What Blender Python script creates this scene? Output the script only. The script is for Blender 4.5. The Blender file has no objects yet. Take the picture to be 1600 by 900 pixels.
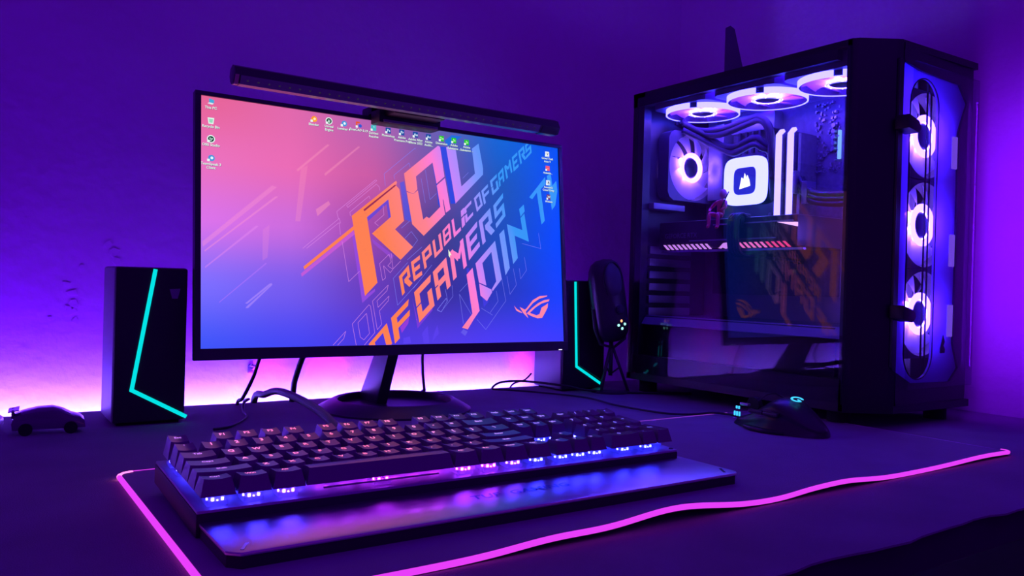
import bpy, bmesh, math, random
from mathutils import Matrix, Vector
from mathutils.geometry import tessellate_polygon
R = math.radians
random.seed(7)
S = 0.001                                  # everything below is written in millimetres
C = bpy.context.scene.collection
scene = bpy.context.scene

# ------------------------------------------------------------------ camera
YAW, PITCH, ROLL, FPX, CAMH = R(34.4), 0.0033, 0.0275, 1265.0, 172.5
Mw = Matrix.Rotation(-YAW, 3, 'Z') @ Matrix.Rotation(-PITCH, 3, 'X')
cr, sr = math.cos(ROLL), math.sin(ROLL)
right = Mw @ Vector((cr, 0, sr)); up = Mw @ Vector((-sr, 0, cr)); fwd = Mw @ Vector((0, 1, 0))
cam = bpy.data.cameras.new('camera'); cam.sensor_width = 36; cam.lens = FPX / 1600 * 36
cam.clip_start = 0.01
cam_ob = bpy.data.objects.new('camera', cam); C.objects.link(cam_ob)
mm = Matrix.Identity(4)
for i in range(3):
    mm[i][0], mm[i][1], mm[i][2] = right[i], up[i], -fwd[i]
mm[2][3] = CAMH * S
cam_ob.matrix_world = mm
scene.camera = cam_ob

# ------------------------------------------------------------------ world, lamps, exposure
scene.view_settings.view_transform = 'Standard'; scene.view_settings.look = 'None'
scene.view_settings.gamma = 1; scene.view_settings.exposure = 0.0
w = bpy.data.worlds.new('dim_room_glow'); scene.world = w; w.use_nodes = True
bg = w.node_tree.nodes['Background']; bg.inputs[0].default_value = (0.15, 0.0, 0.70, 1); bg.inputs[1].default_value = 0.36

def area(name, loc, direction, sx, sy, col, watts, spread=None):
    l = bpy.data.lights.new(name, 'AREA'); l.shape = 'RECTANGLE'; l.size = sx * S; l.size_y = sy * S
    l.color = col; l.energy = watts
    if spread: l.spread = R(spread)
    o = bpy.data.objects.new(name, l); C.objects.link(o)
    o.location = Vector(loc) * S
    o.rotation_euler = Vector(direction).to_track_quat('-Z', 'Y').to_euler()
    return o
def point(name, loc, col, watts, rad=5):
    l = bpy.data.lights.new(name, 'POINT'); l.color = col; l.energy = watts; l.shadow_soft_size = rad * S
    o = bpy.data.objects.new(name, l); C.objects.link(o); o.location = Vector(loc) * S
    return o
# light of the LED tape stuck along the rear edge of the desk, shining at the wall
area('desk_tape_lamp_violet', (-40, 1136, -34), (0, 1, 0.25), 1880, 8, (0.15, 0.001, 1.0), 6.0)
area('desk_tape_lamp_bright', (-40, 1204, -44), (0, 1, 0.25), 1880, 6, (0.21, 0.125, 1.0), 7.0, 125)
for tx, tc_, te in ((352, (0.0, 0.02, 1.0), .03), (402, (1.0, 0.0, 0.45), .025), (497, (1.0, 0.0, 0.7), .05), (884, (1.0, 0.0, 0.5), .03), (20, (0.0, 0.0, 1.0), .06)):
    area('tape_led_lamp', (tx, 1228, -30), (0, .35, 1), 12, 6, tc_, te, 70)      # single coloured diodes of the tape
# dim violet fill lamp, added above and behind the camera
area('room_strip_lamp', (300, -500, 1500), (0.1, 0.75, -1), 2600, 500, (0.15, 0.0, 1.0), 3.5)

# ------------------------------------------------------------------ materials
def lin(c):
    return tuple((x / 255 / 12.92) if x / 255 <= 0.04045 else ((x / 255 + 0.055) / 1.055) ** 2.4 for x in c)
def mat(name, col, rough=0.5, metal=0.0, spec=0.5, bump=0.0, bscale=400, var=0.0, vscale=60, coat=0.0):
    m = bpy.data.materials.new(name); m.use_nodes = True
    nt = m.node_tree; p = nt.nodes['Principled BSDF']
    p.inputs['Base Color'].default_value = (*col, 1); p.inputs['Roughness'].default_value = rough
    p.inputs['Metallic'].default_value = metal; p.inputs['Specular IOR Level'].default_value = spec
    p.inputs['Coat Weight'].default_value = coat
    tc = nt.nodes.new('ShaderNodeTexCoord')
    if bump:
        n = nt.nodes.new('ShaderNodeTexNoise'); n.inputs['Scale'].default_value = bscale; n.inputs['Detail'].default_value = 4
        nt.links.new(tc.outputs['Object'], n.inputs['Vector'])
        b = nt.nodes.new('ShaderNodeBump'); b.inputs['Strength'].default_value = bump; b.inputs['Distance'].default_value = 0.002
        nt.links.new(n.outputs['Fac'], b.inputs['Height']); nt.links.new(b.outputs['Normal'], p.inputs['Normal'])
    if var:
        n = nt.nodes.new('ShaderNodeTexNoise'); n.inputs['Scale'].default_value = vscale
        nt.links.new(tc.outputs['Object'], n.inputs['Vector'])
        x = nt.nodes.new('ShaderNodeMix'); x.data_type = 'RGBA'
        x.inputs['A'].default_value = (*[c * (1 - var) for c in col], 1); x.inputs['B'].default_value = (*[min(1, c * (1 + var)) for c in col], 1)
        nt.links.new(n.outputs['Fac'], x.inputs['Factor']); nt.links.new(x.outputs['Result'], p.inputs['Base Color'])
    return m
def emis(name, col, strength=1.0):
    m = bpy.data.materials.new(name); m.use_nodes = True
    p = m.node_tree.nodes['Principled BSDF']
    p.inputs['Base Color'].default_value = (0.02, 0.02, 0.02, 1); p.inputs['Specular IOR Level'].default_value = 0.1
    p.inputs['Emission Color'].default_value = (*col, 1); p.inputs['Emission Strength'].default_value = strength
    return m
def glass(name, tint, ior=1.5, k=1.0):
    m = bpy.data.materials.new(name); m.use_nodes = True; nt = m.node_tree; nt.nodes.clear()
    o = nt.nodes.new('ShaderNodeOutputMaterial'); mx = nt.nodes.new('ShaderNodeMixShader')
    t = nt.nodes.new('ShaderNodeBsdfTransparent'); t.inputs[0].default_value = (*tint, 1)
    g = nt.nodes.new('ShaderNodeBsdfGlossy'); g.inputs['Roughness'].default_value = 0.0; g.inputs[0].default_value = (k, k, k, 1)
    f = nt.nodes.new('ShaderNodeFresnel')
    ge = nt.nodes.new('ShaderNodeNewGeometry'); iv = nt.nodes.new('ShaderNodeMapRange')   # same air-to-glass index on both faces of the sheet
    iv.inputs['To Min'].default_value = ior; iv.inputs['To Max'].default_value = 1 / ior
    nt.links.new(ge.outputs['Backfacing'], iv.inputs['Value']); nt.links.new(iv.outputs[0], f.inputs[0])
    nt.links.new(f.outputs[0], mx.inputs[0]); nt.links.new(t.outputs[0], mx.inputs[1]); nt.links.new(g.outputs[0], mx.inputs[2])
    nt.links.new(mx.outputs[0], o.inputs[0])
    return m
def frosted(name, col, clear=0.3, tl=0.6, rough=0.35):
    m = bpy.data.materials.new(name); m.use_nodes = True; nt = m.node_tree; nt.nodes.clear()
    o = nt.nodes.new('ShaderNodeOutputMaterial')
    d = nt.nodes.new('ShaderNodeBsdfDiffuse'); d.inputs[0].default_value = (*col, 1)
    t = nt.nodes.new('ShaderNodeBsdfTranslucent'); t.inputs[0].default_value = (*col, 1)
    c = nt.nodes.new('ShaderNodeBsdfTransparent'); c.inputs[0].default_value = (*col, 1)
    a = nt.nodes.new('ShaderNodeMixShader'); a.inputs[0].default_value = tl
    b = nt.nodes.new('ShaderNodeMixShader'); b.inputs[0].default_value = clear
    nt.links.new(d.outputs[0], a.inputs[1]); nt.links.new(t.outputs[0], a.inputs[2])
    nt.links.new(a.outputs[0], b.inputs[1]); nt.links.new(c.outputs[0], b.inputs[2]); nt.links.new(b.outputs[0], o.inputs[0])
    return m

M = {}
M['black'] = mat('black_plastic', (0.012, 0.012, 0.014), 0.45, bump=0.05, bscale=900)
M['satin'] = mat('satin_black_plastic', (0.035, 0.035, 0.04), 0.32, bump=0.03, bscale=700)
M['matte'] = mat('matte_black', (0.03, 0.03, 0.034), 0.8, bump=0.15, bscale=900)
M['cab'] = mat('speaker_cabinet', (0.22, 0.21, 0.24), 0.4, bump=0.05, bscale=700)
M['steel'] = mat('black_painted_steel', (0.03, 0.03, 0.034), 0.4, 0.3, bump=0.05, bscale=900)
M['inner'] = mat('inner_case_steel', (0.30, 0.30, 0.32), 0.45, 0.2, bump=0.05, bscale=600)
M['pcb'] = mat('black_circuit_board', (0.13, 0.13, 0.15), 0.5, bump=0.2, bscale=500, var=0.4, vscale=150)
M['metal'] = mat('brushed_metal', (0.45, 0.45, 0.48), 0.3, 0.9, bump=0.05, bscale=500)
M['heatsink'] = mat('grey_heatsink', (0.34, 0.34, 0.37), 0.35, 0.6, bump=0.05)
M['desk'] = mat('dark_desk_cloth', (0.24, 0.22, 0.26), 0.85, spec=0.25, bump=0.5, bscale=900, var=0.25, vscale=12)
M['mat'] = mat('dark_mat_cloth', (0.30, 0.28, 0.33), 0.8, spec=0.25, bump=0.4, bscale=1500, var=0.12, vscale=20)
M['rubber'] = mat('black_rubber', (0.02, 0.02, 0.02), 0.9, bump=0.2)
M['floor'] = mat('dark_floor', (0.01, 0.01, 0.01), 0.7, bump=0.2, bscale=40, var=0.4, vscale=8)
M['keycap'] = mat('keycap_plastic', (0.16, 0.16, 0.18), 0.27, spec=1.0, bump=0.06, bscale=1500)
M['plate'] = mat('keyboard_plate', (0.5, 0.5, 0.52), 0.5, 0.3, bump=0.04, bscale=900)
M['kbody'] = mat('keyboard_body', (0.02, 0.02, 0.023), 0.5, bump=0.05)
M['rest'] = mat('wrist_rest_coating', (0.75, 0.75, 0.80), 0.30, 1.0, bump=0.10, bscale=1800)
M['swbox'] = frosted('clear_switch_housing', (0.8, 0.8, 0.85), 0.35, 0.5)
M['stand'] = mat('stand_plastic', (0.05, 0.05, 0.055), 0.38, bump=0.03)
M['cable'] = mat('cable_rubber', (0.02, 0.02, 0.025), 0.5, bump=0.1)
M['braid'] = mat('braided_cable', (0.04, 0.04, 0.045), 0.5, bump=0.6, bscale=900)
M['mouse'] = mat('mouse_shell', (0.03, 0.03, 0.034), 0.35, bump=0.04, bscale=1500)
M['fanframe'] = mat('fan_frame', (0.12, 0.12, 0.13), 0.45, bump=0.03)
M['blade'] = frosted('milky_fan_blade', (0.85, 0.82, 0.92), 0.2, 0.55)
M['acryl'] = frosted('smoked_front_acrylic', (0.58, 0.38, 0.95), 0.3, 0.7)
M['glass'] = glass('tinted_side_glass', (0.88, 0.86, 0.93), 1.5, 0.75)
M['fglass'] = glass('front_glass', (0.85, 0.83, 0.9), 1.4, 0.5)
M['diffuser'] = mat('unlit_lamp_diffuser', (0.25, 0.24, 0.27), 0.25, bump=0.05)
M['chip'] = emis('led_chip_glint', (0.30, 0.25, 0.45), 0.07)  # chips are unlit; faint emission paints their glint
M['cyan'] = emis('cyan_light_line', (0.0, 0.78, 0.80), 1.0)
M['pink'] = emis('magenta_edge_light', (0.74, 0.045, 0.86), 1.1)
M['pinkhot'] = emis('hot_magenta_edge_light', (1.0, 0.16, 0.62), 2.6)
M['violetled'] = emis('violet_led_tape', (0.4, 0.05, 1.0), 3.0)
M['fanring'] = emis('fan_ring_light', (0.038, 0.034, 1.0), 28)
M['fanhub'] = emis('fan_hub_light', (0.10, 0.045, 1.0), 30)
M['fanhubw'] = emis('front_fan_hub_light', (0.07, 0.032, 1.0), 40)
M['collar'] = emis('fan_collar_light', (0.24, 0.10, 1.0), 70)
M['fandot'] = emis('fan_led_point', (0.12, 0.11, 1.0), 60)
M['ram'] = emis('memory_light_bar', (0.13, 0.105, 1.0), 9)
M['pump'] = emis('pump_ring_light', (0.095, 0.10, 1.0), 12)
M['pumpsq'] = emis('pump_display', (0.03, 0.03, 0.85), 0.8)
M['gpuw'] = emis('card_slash_light_lilac', lin((225, 150, 255)), 1.1)
M['gpup'] = emis('card_slash_light_pink', lin((255, 120, 205)), 1.1)
M['gpur'] = emis('card_slash_light_red', lin((255, 70, 140)), 1.1)
M['bluestrip'] = emis('board_edge_light', (0.15, 0.35, 1.0), 2.0)
M['dim_text'] = mat('grey_print', (0.25, 0.24, 0.32), 0.5, bump=0.02)
M['led_or'] = emis('orange_indicator', (1.0, 0.30, 0.12), 2.5)
M['led_te'] = emis('pale_teal_indicator', (0.35, 0.95, 0.85), 1.6)
M['led_bl'] = emis('blue_indicator', (0.05, 0.06, 0.9), 0.8)
M['logo_c'] = emis('cyan_mouse_light', (0.05, 0.55, 1.0), 1.3)
M['redfig'] = mat('red_figurine_plastic', (0.75, 0.07, 0.12), 0.4, bump=0.05)
M['skinfig'] = mat('pale_figurine_plastic', (0.7, 0.30, 0.34), 0.45, bump=0.05)
M['carpaint'] = mat('toy_car_paint', (0.16, 0.06, 0.20), 0.25, 0.3, coat=0.5, bump=0.01)
M['carglass'] = mat('toy_car_window', (0.02, 0.02, 0.03), 0.1)
M['whiteplug'] = mat('pale_plastic', (0.5, 0.5, 0.52), 0.5, bump=0.05)

# plastered wall: paint with trowel marks, flakes and small pits
def wall_material():
    m = bpy.data.materials.new('painted_plaster'); m.use_nodes = True; nt = m.node_tree
    p = nt.nodes['Principled BSDF']; p.inputs['Roughness'].default_value = 0.6; p.inputs['Specular IOR Level'].default_value = 0.25
    tc = nt.nodes.new('ShaderNodeTexCoord')
    def noise(sc, det):
        n = nt.nodes.new('ShaderNodeTexNoise'); n.inputs['Scale'].default_value = sc; n.inputs['Detail'].default_value = det
        nt.links.new(tc.outputs['Object'], n.inputs['Vector']); return n
    a, b2 = noise(5, 6), noise(60, 5)
    v = nt.nodes.new('ShaderNodeTexVoronoi'); v.feature = 'DISTANCE_TO_EDGE'; v.inputs['Scale'].default_value = 3.5
    mpn = nt.nodes.new('ShaderNodeMix'); mpn.data_type = 'VECTOR'; mpn.inputs['Factor'].default_value = 0.12
    nt.links.new(tc.outputs['Object'], mpn.inputs['A']); nt.links.new(a.outputs['Color'], mpn.inputs['B'])
    nt.links.new(mpn.outputs['Result'], v.inputs['Vector'])
    cr_ = nt.nodes.new('ShaderNodeMapRange'); cr_.inputs['From Max'].default_value = 0.012; cr_.inputs['To Min'].default_value = -0.05; cr_.inputs['To Max'].default_value = 0
    nt.links.new(v.outputs['Distance'], cr_.inputs['Value'])
    gate = nt.nodes.new('ShaderNodeMapRange'); gate.inputs['From Min'].default_value = 0.53; gate.inputs['From Max'].default_value = 0.6
    nt.links.new(a.outputs['Fac'], gate.inputs['Value'])
    mul = nt.nodes.new('ShaderNodeMath'); mul.operation = 'MULTIPLY'
    nt.links.new(cr_.outputs[0], mul.inputs[0]); nt.links.new(gate.outputs[0], mul.inputs[1])
    add = nt.nodes.new('ShaderNodeMath'); add.operation = 'MULTIPLY_ADD'; add.inputs[1].default_value = 0.35
    nt.links.new(b2.outputs['Fac'], add.inputs[0]); nt.links.new(mul.outputs[0], add.inputs[2])
    add2 = nt.nodes.new('ShaderNodeMath'); add2.operation = 'MULTIPLY_ADD'; add2.inputs[1].default_value = 2.0
    nt.links.new(a.outputs['Fac'], add2.inputs[0]); nt.links.new(add.outputs[0], add2.inputs[2])
    bu = nt.nodes.new('ShaderNodeBump'); bu.inputs['Strength'].default_value = 0.7; bu.inputs['Distance'].default_value = 0.008
    nt.links.new(add2.outputs[0], bu.inputs['Height']); nt.links.new(bu.outputs['Normal'], p.inputs['Normal'])
    mx = nt.nodes.new('ShaderNodeMix'); mx.data_type = 'RGBA'
    mx.inputs['A'].default_value = (0.62, 0.60, 0.63, 1); mx.inputs['B'].default_value = (0.74, 0.72, 0.75, 1)
    nt.links.new(a.outputs['Fac'], mx.inputs['Factor']); nt.links.new(mx.outputs['Result'], p.inputs['Base Color'])
    return m
M['wall'] = wall_material()

# ------------------------------------------------------------------ mesh helpers (millimetres)
class MB:
    def __init__(s): s.v = []; s.f = []
    def add(s, vs, fs):
        k = len(s.v); s.v += [Vector(p) for p in vs]; s.f += [tuple(i + k for i in f) for f in fs]; return s
    def bm(s, b):
        b.verts.index_update(); s.add([v.co.copy() for v in b.verts], [[v.index for v in f.verts] for f in b.faces]); b.free(); return s
    def box(s, x0, x1, y0, y1, z0, z1, bev=0, seg=2):
        b = bmesh.new(); bmesh.ops.create_cube(b, size=1)
        for v in b.verts: v.co = Vector(((x0 + x1) / 2 + v.co.x * (x1 - x0), (y0 + y1) / 2 + v.co.y * (y1 - y0), (z0 + z1) / 2 + v.co.z * (z1 - z0)))
        if bev: bmesh.ops.bevel(b, geom=list(b.edges), offset=bev, segments=seg, profile=0.6, affect='EDGES')
        return s.bm(b)
    def prism(s, poly, lo, hi, axis='z', bev=0):
        def P(a, c):
            return {'z': (a[0], a[1], c), 'y': (a[0], c, a[1]), 'x': (c, a[0], a[1])}[axis]
        b = bmesh.new()
        A = [b.verts.new(P(a, lo)) for a in poly]; B = [b.verts.new(P(a, hi)) for a in poly]; n = len(poly)
        b.faces.new(A); b.faces.new(B[::-1])
        for i in range(n): b.faces.new((A[i], B[i], B[(i + 1) % n], A[(i + 1) % n]))
        bmesh.ops.recalc_face_normals(b, faces=b.faces)
        if bev: bmesh.ops.bevel(b, geom=list(b.edges), offset=bev, segments=2, profile=0.6, affect='EDGES')
        return s.bm(b)
    def tube(s, pts, r, n=8, closed=False):
        pts = [Vector(p) for p in pts]; m = len(pts); vs = []; fs = []
        ref = Vector((0.13, 0.21, 0.97))
        for i, p in enumerate(pts):
            if closed: t = pts[(i + 1) % m] - pts[i - 1]
            else: t = pts[min(i + 1, m - 1)] - pts[max(i - 1, 0)]
            t.normalize(); a = t.cross(ref)
            if a.length < 1e-3: a = t.cross(Vector((1, 0, 0)))
            a.normalize(); c = t.cross(a)
            rr = r[i] if isinstance(r, (list, tuple)) else r
            for k in range(n):
                q = 2 * math.pi * k / n; vs.append(p + a * math.cos(q) * rr + c * math.sin(q) * rr)
        for i in range(m if closed else m - 1):
            j = (i + 1) % m
            for k in range(n): fs.append((i * n + k, i * n + (k + 1) % n, j * n + (k + 1) % n, j * n + k))
        if not closed: fs += [tuple(range(n))[::-1], tuple(range((m - 1) * n, m * n))]
        return s.add(vs, fs)
    def lathe(s, prof, n=48, center=(0, 0, 0), cap=False):
        vs = []; fs = []; m = len(prof)
        for k in range(n):
            q = 2 * math.pi * k / n
            for r_, z in prof: vs.append((center[0] + r_ * math.cos(q), center[1] + r_ * math.sin(q), center[2] + z))
        for k in range(n):
            j = (k + 1) % n
            for i in range(m - 1): fs.append((k * m + i, j * m + i, j * m + i + 1, k * m + i + 1))
        return s.add(vs, fs)
    def xf(s, mtx): s.v = [mtx @ v for v in s.v]; return s

def origin(o):
    while o.parent: o = o.parent
    return Vector(o.get('_o', (0, 0, 0)))
ORG = {}
def org(o):
    while o.parent: o = o.parent
    return ORG.get(o.name, Vector((0, 0, 0)))
def obj(name, mb, material, parent=None, smooth=None, world=True, at=None):
    me = bpy.data.meshes.new(name)
    off = Vector((0, 0, 0))
    if world and parent is not None: off = org(parent)
    if at is not None: off = Vector(at)
    me.from_pydata([(v - off) * S for v in mb.v], [], mb.f); me.validate()
    b = bmesh.new(); b.from_mesh(me); bmesh.ops.recalc_face_normals(b, faces=b.faces); b.to_mesh(me); b.free()
    if material: me.materials.append(material)
    o = bpy.data.objects.new(name, me); C.objects.link(o)
    if parent is not None: o.parent = parent
    if at is not None: o.location = off * S; ORG[o.name] = off
    if smooth: me.shade_smooth() if smooth is True else me.set_sharp_from_angle(angle=R(smooth))
    if smooth:
        for p in me.polygons: p.use_smooth = True
        if smooth is not True: me.set_sharp_from_angle(angle=R(smooth))
    return o
def thing(name, label, cat, loc=(0, 0, 0), rot=(0, 0, 0), group=None):
    o = bpy.data.objects.new(name, None); C.objects.link(o); o.empty_display_size = 0.02
    o.location = Vector(loc) * S; o.rotation_euler = rot; o['label'] = label; o['category'] = cat
    if group: o['group'] = group
    ORG[o.name] = Vector(loc)
    return o
def tag(o, label, cat, group=None):
    o['label'] = label; o['category'] = cat
    if group: o['group'] = group
    return o
def inst(src, parent, loc=None, rot=None, mtx=None, material=None):
    c = src.copy(); C.objects.link(c); c.parent = parent
    if mtx is not None: c.matrix_local = mtx
    if loc is not None: c.location = Vector(loc) * S
    if rot is not None: c.rotation_euler = rot
    return c
def spline(pts, n=8):
    pts = [Vector(p) for p in pts]; out = []
    for i in range(len(pts) - 1):
        p0, p1, p2, p3 = pts[max(i - 1, 0)], pts[i], pts[i + 1], pts[min(i + 2, len(pts) - 1)]
        for k in range(n):
            t = k / n
            out.append(0.5 * ((2 * p1) + (p2 - p0) * t + (2 * p0 - 5 * p1 + 4 * p2 - p3) * t * t + (3 * p1 - p0 - 3 * p2 + p3) * t ** 3))
    return out + [pts[-1]]
_tc = {}
def text2d(body, size, align='CENTER', bold=0.0):
    k = (body, size, align, bold)
    if k not in _tc:
        cu = bpy.data.curves.new('t', 'FONT'); cu.body = body; cu.size = 1; cu.align_x = align; cu.align_y = 'CENTER'; cu.resolution_u = 2; cu.offset = bold
        o = bpy.data.objects.new('t', cu); C.objects.link(o)
        me = o.evaluated_get(bpy.context.evaluated_depsgraph_get()).to_mesh()
        _tc[k] = ([(v.co.x * size, v.co.y * size) for v in me.vertices], [tuple(p.vertices) for p in me.polygons])
        bpy.data.objects.remove(o); bpy.data.curves.remove(cu)
    return _tc[k]

# ------------------------------------------------------------------ the setting
def struct(name, mb, m, smooth=None):
    o = obj(name, mb, m, smooth=smooth); o['kind'] = 'structure'; return o
wall_b = struct('wall_back', MB().box(-1500, 1296, 1250, 1310, -740, 1700), M['wall'])
struct('wall_right', MB().box(1280, 1340, -900, 1250, -740, 1700), M['wall'])
fr_ = random.Random(11)
for fx, fz, sz in ((122, 158, 9), (128, 146, 12), (131, 132, 10), (127, 120, 14), (133, 108, 9), (104, 112, 6), (172, 214, 8), (178, 204, 13), (184, 192, 10), (140, 182, 7), (180, 112, 9), (190, 111, 6)):
    a0 = fr_.uniform(0, 6)
    pg = [(fx + sz * fr_.uniform(.3, .8) * math.cos(a0 + k * 1.05), fz + sz * fr_.uniform(.25, .9) * math.sin(a0 + k * 1.05)) for k in range(6)]
    obj('paint_flake', MB().prism(pg, 1248.6, 1250.4, 'y', .4), M['wall'], wall_b, world=False)
struct('floor', MB().box(-1500, 1340, -900, 1310, -780, -740), M['floor'])

# desk: top board under a dark cloth, two panel legs
desk = thing('desk', 'wide desk covered in dark cloth, standing along the back wall', 'desk', (400, 700, -740))
dt = MB(); nx, ny = 96, 2
b = bmesh.new(); rng = random.Random(3)
front = [312 + rng.uniform(-1.6, 1.6) + 2.5 * math.sin(i * 0.7) for i in range(nx + 1)]
back = [1131 + 2.0 * math.sin(i * 0.33) + 1.2 * math.sin(i * 1.1) for i in range(nx + 1)]
xs = [-700 + (1278 + 700) * i / nx for i in range(nx + 1)]
ring = [(xs[i], front[i]) for i in range(nx + 1)] + [(xs[i], back[i]) for i in range(nx, -1, -1)]
obj('table_top', MB().prism(ring, -1.6, 0), M['desk'], desk)
obj('board', MB().box(-698, 1276, 318, 1126, -30, -1.6), M['matte'], desk)
for x in (-660, 1230): obj('leg', MB().box(x, x + 30, 350, 1100, -740, -30), M['matte'], desk)
obj('light_tape', MB().box(-690, 900, 1131.5, 1133, -34, -24), M['violetled'], desk)

# ------------------------------------------------------------------ mouse mat with glowing edge
def wave(x):
    w_ = 0
    for c, h, s in ((440, 8.5, 62), (330, 3.5, 45), (650, 4.2, 48), (905, 2.5, 70), (600, 1.5, 30)):
        w_ += h * math.exp(-((x - c) / s) ** 2)
    return w_
def mz(x, y): return 4 + wave(x) * max(0, 1 - (y - 422) / 34) ** 2 if y < 456 else 4
mat_t = thing('mouse_mat', 'large dark cloth mouse mat with a glowing magenta edge, under the keyboard', 'mouse mat', (540, 590, 0))
mbt = MB(); gx, gy = 110, 24
ys = [422 + (752 - 422) * (j / gy) ** 1.6 for j in range(gy + 1)]; xs = [117 + (962 - 117) * i / gx for i in range(gx + 1)]
vs = [(x, y, mz(x, y)) for y in ys for x in xs] + [(x, y, mz(x, y) - 3.6) for y in ys for x in xs]
n0 = (gx + 1) * (gy + 1); fs = []
for j in range(gy):
    for i in range(gx):
        a = j * (gx + 1) + i; q = (a, a + 1, a + gx + 2, a + gx + 1); fs += [q, tuple(k + n0 for k in q[::-1])]
for i in range(gx):
    fs += [(i, i + n0, i + 1 + n0, i + 1)]; a = gy * (gx + 1) + i; fs += [(a, a + 1, a + 1 + n0, a + n0)]
for j in range(gy):
    a = j * (gx + 1); c = a + gx + 1; fs += [(a, c, c + n0, a + n0)]; a += gx; c += gx; fs += [(a, a + n0, c + n0, c)]
obj('cloth', mbt.add(vs, fs), M['mat'], mat_t, smooth=40)
path = []
for k in range(7): a = R(90 + 15 * k); path.append((127 + 12 * math.cos(a), 741 + 12 * math.sin(a)))
path += [(115, 741 - i * 12) for i in range(1, 26)]
for k in range(1, 7): a = R(180 + 15 * k); path.append((127 + 12 * math.cos(a), 434 + 12 * math.sin(a)))
path += [(127 + i * 8.0, 422) for i in range(1, 103)]
for k in range(0, 7): a = R(270 + 15 * k); path.append((952 + 12 * math.cos(a), 434 + 12 * math.sin(a)))
pz = [(x, y, mz(x, y) - 1.2) for x, y in path]
obj('light_strip', MB().tube(pz[5:], 2.1, 8), M['pink'], mat_t, smooth=True)
obj('light_strip', MB().tube(pz[:7] , 2.2, 8), M['pinkhot'], mat_t, smooth=True)['label'] = 'brightest bend of the glowing edge'
rear = [(964, 440, 3)] + [(964, 434 + i * 30, 3) for i in range(1, 11)] + [(962, 748, 3), (952, 754, 3)] + [(952 - i * 33, 754, 3) for i in range(1, 26)]
obj('edging', MB().tube(rear, 1.3, 6), mat('dull_edge_tube', (0.55, 0.3, 0.6), 0.4, bump=0.05), mat_t, smooth=True)
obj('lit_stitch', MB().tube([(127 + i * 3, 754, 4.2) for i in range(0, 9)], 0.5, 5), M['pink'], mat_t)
obj('lit_stitch', MB().tube([(655 + i * 12, 754, 4.4) for i in range(0, 20)], 0.45, 5), emis('faint_stitch_glow', (0.35, 0.06, 0.62), 0.8), mat_t)

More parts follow.
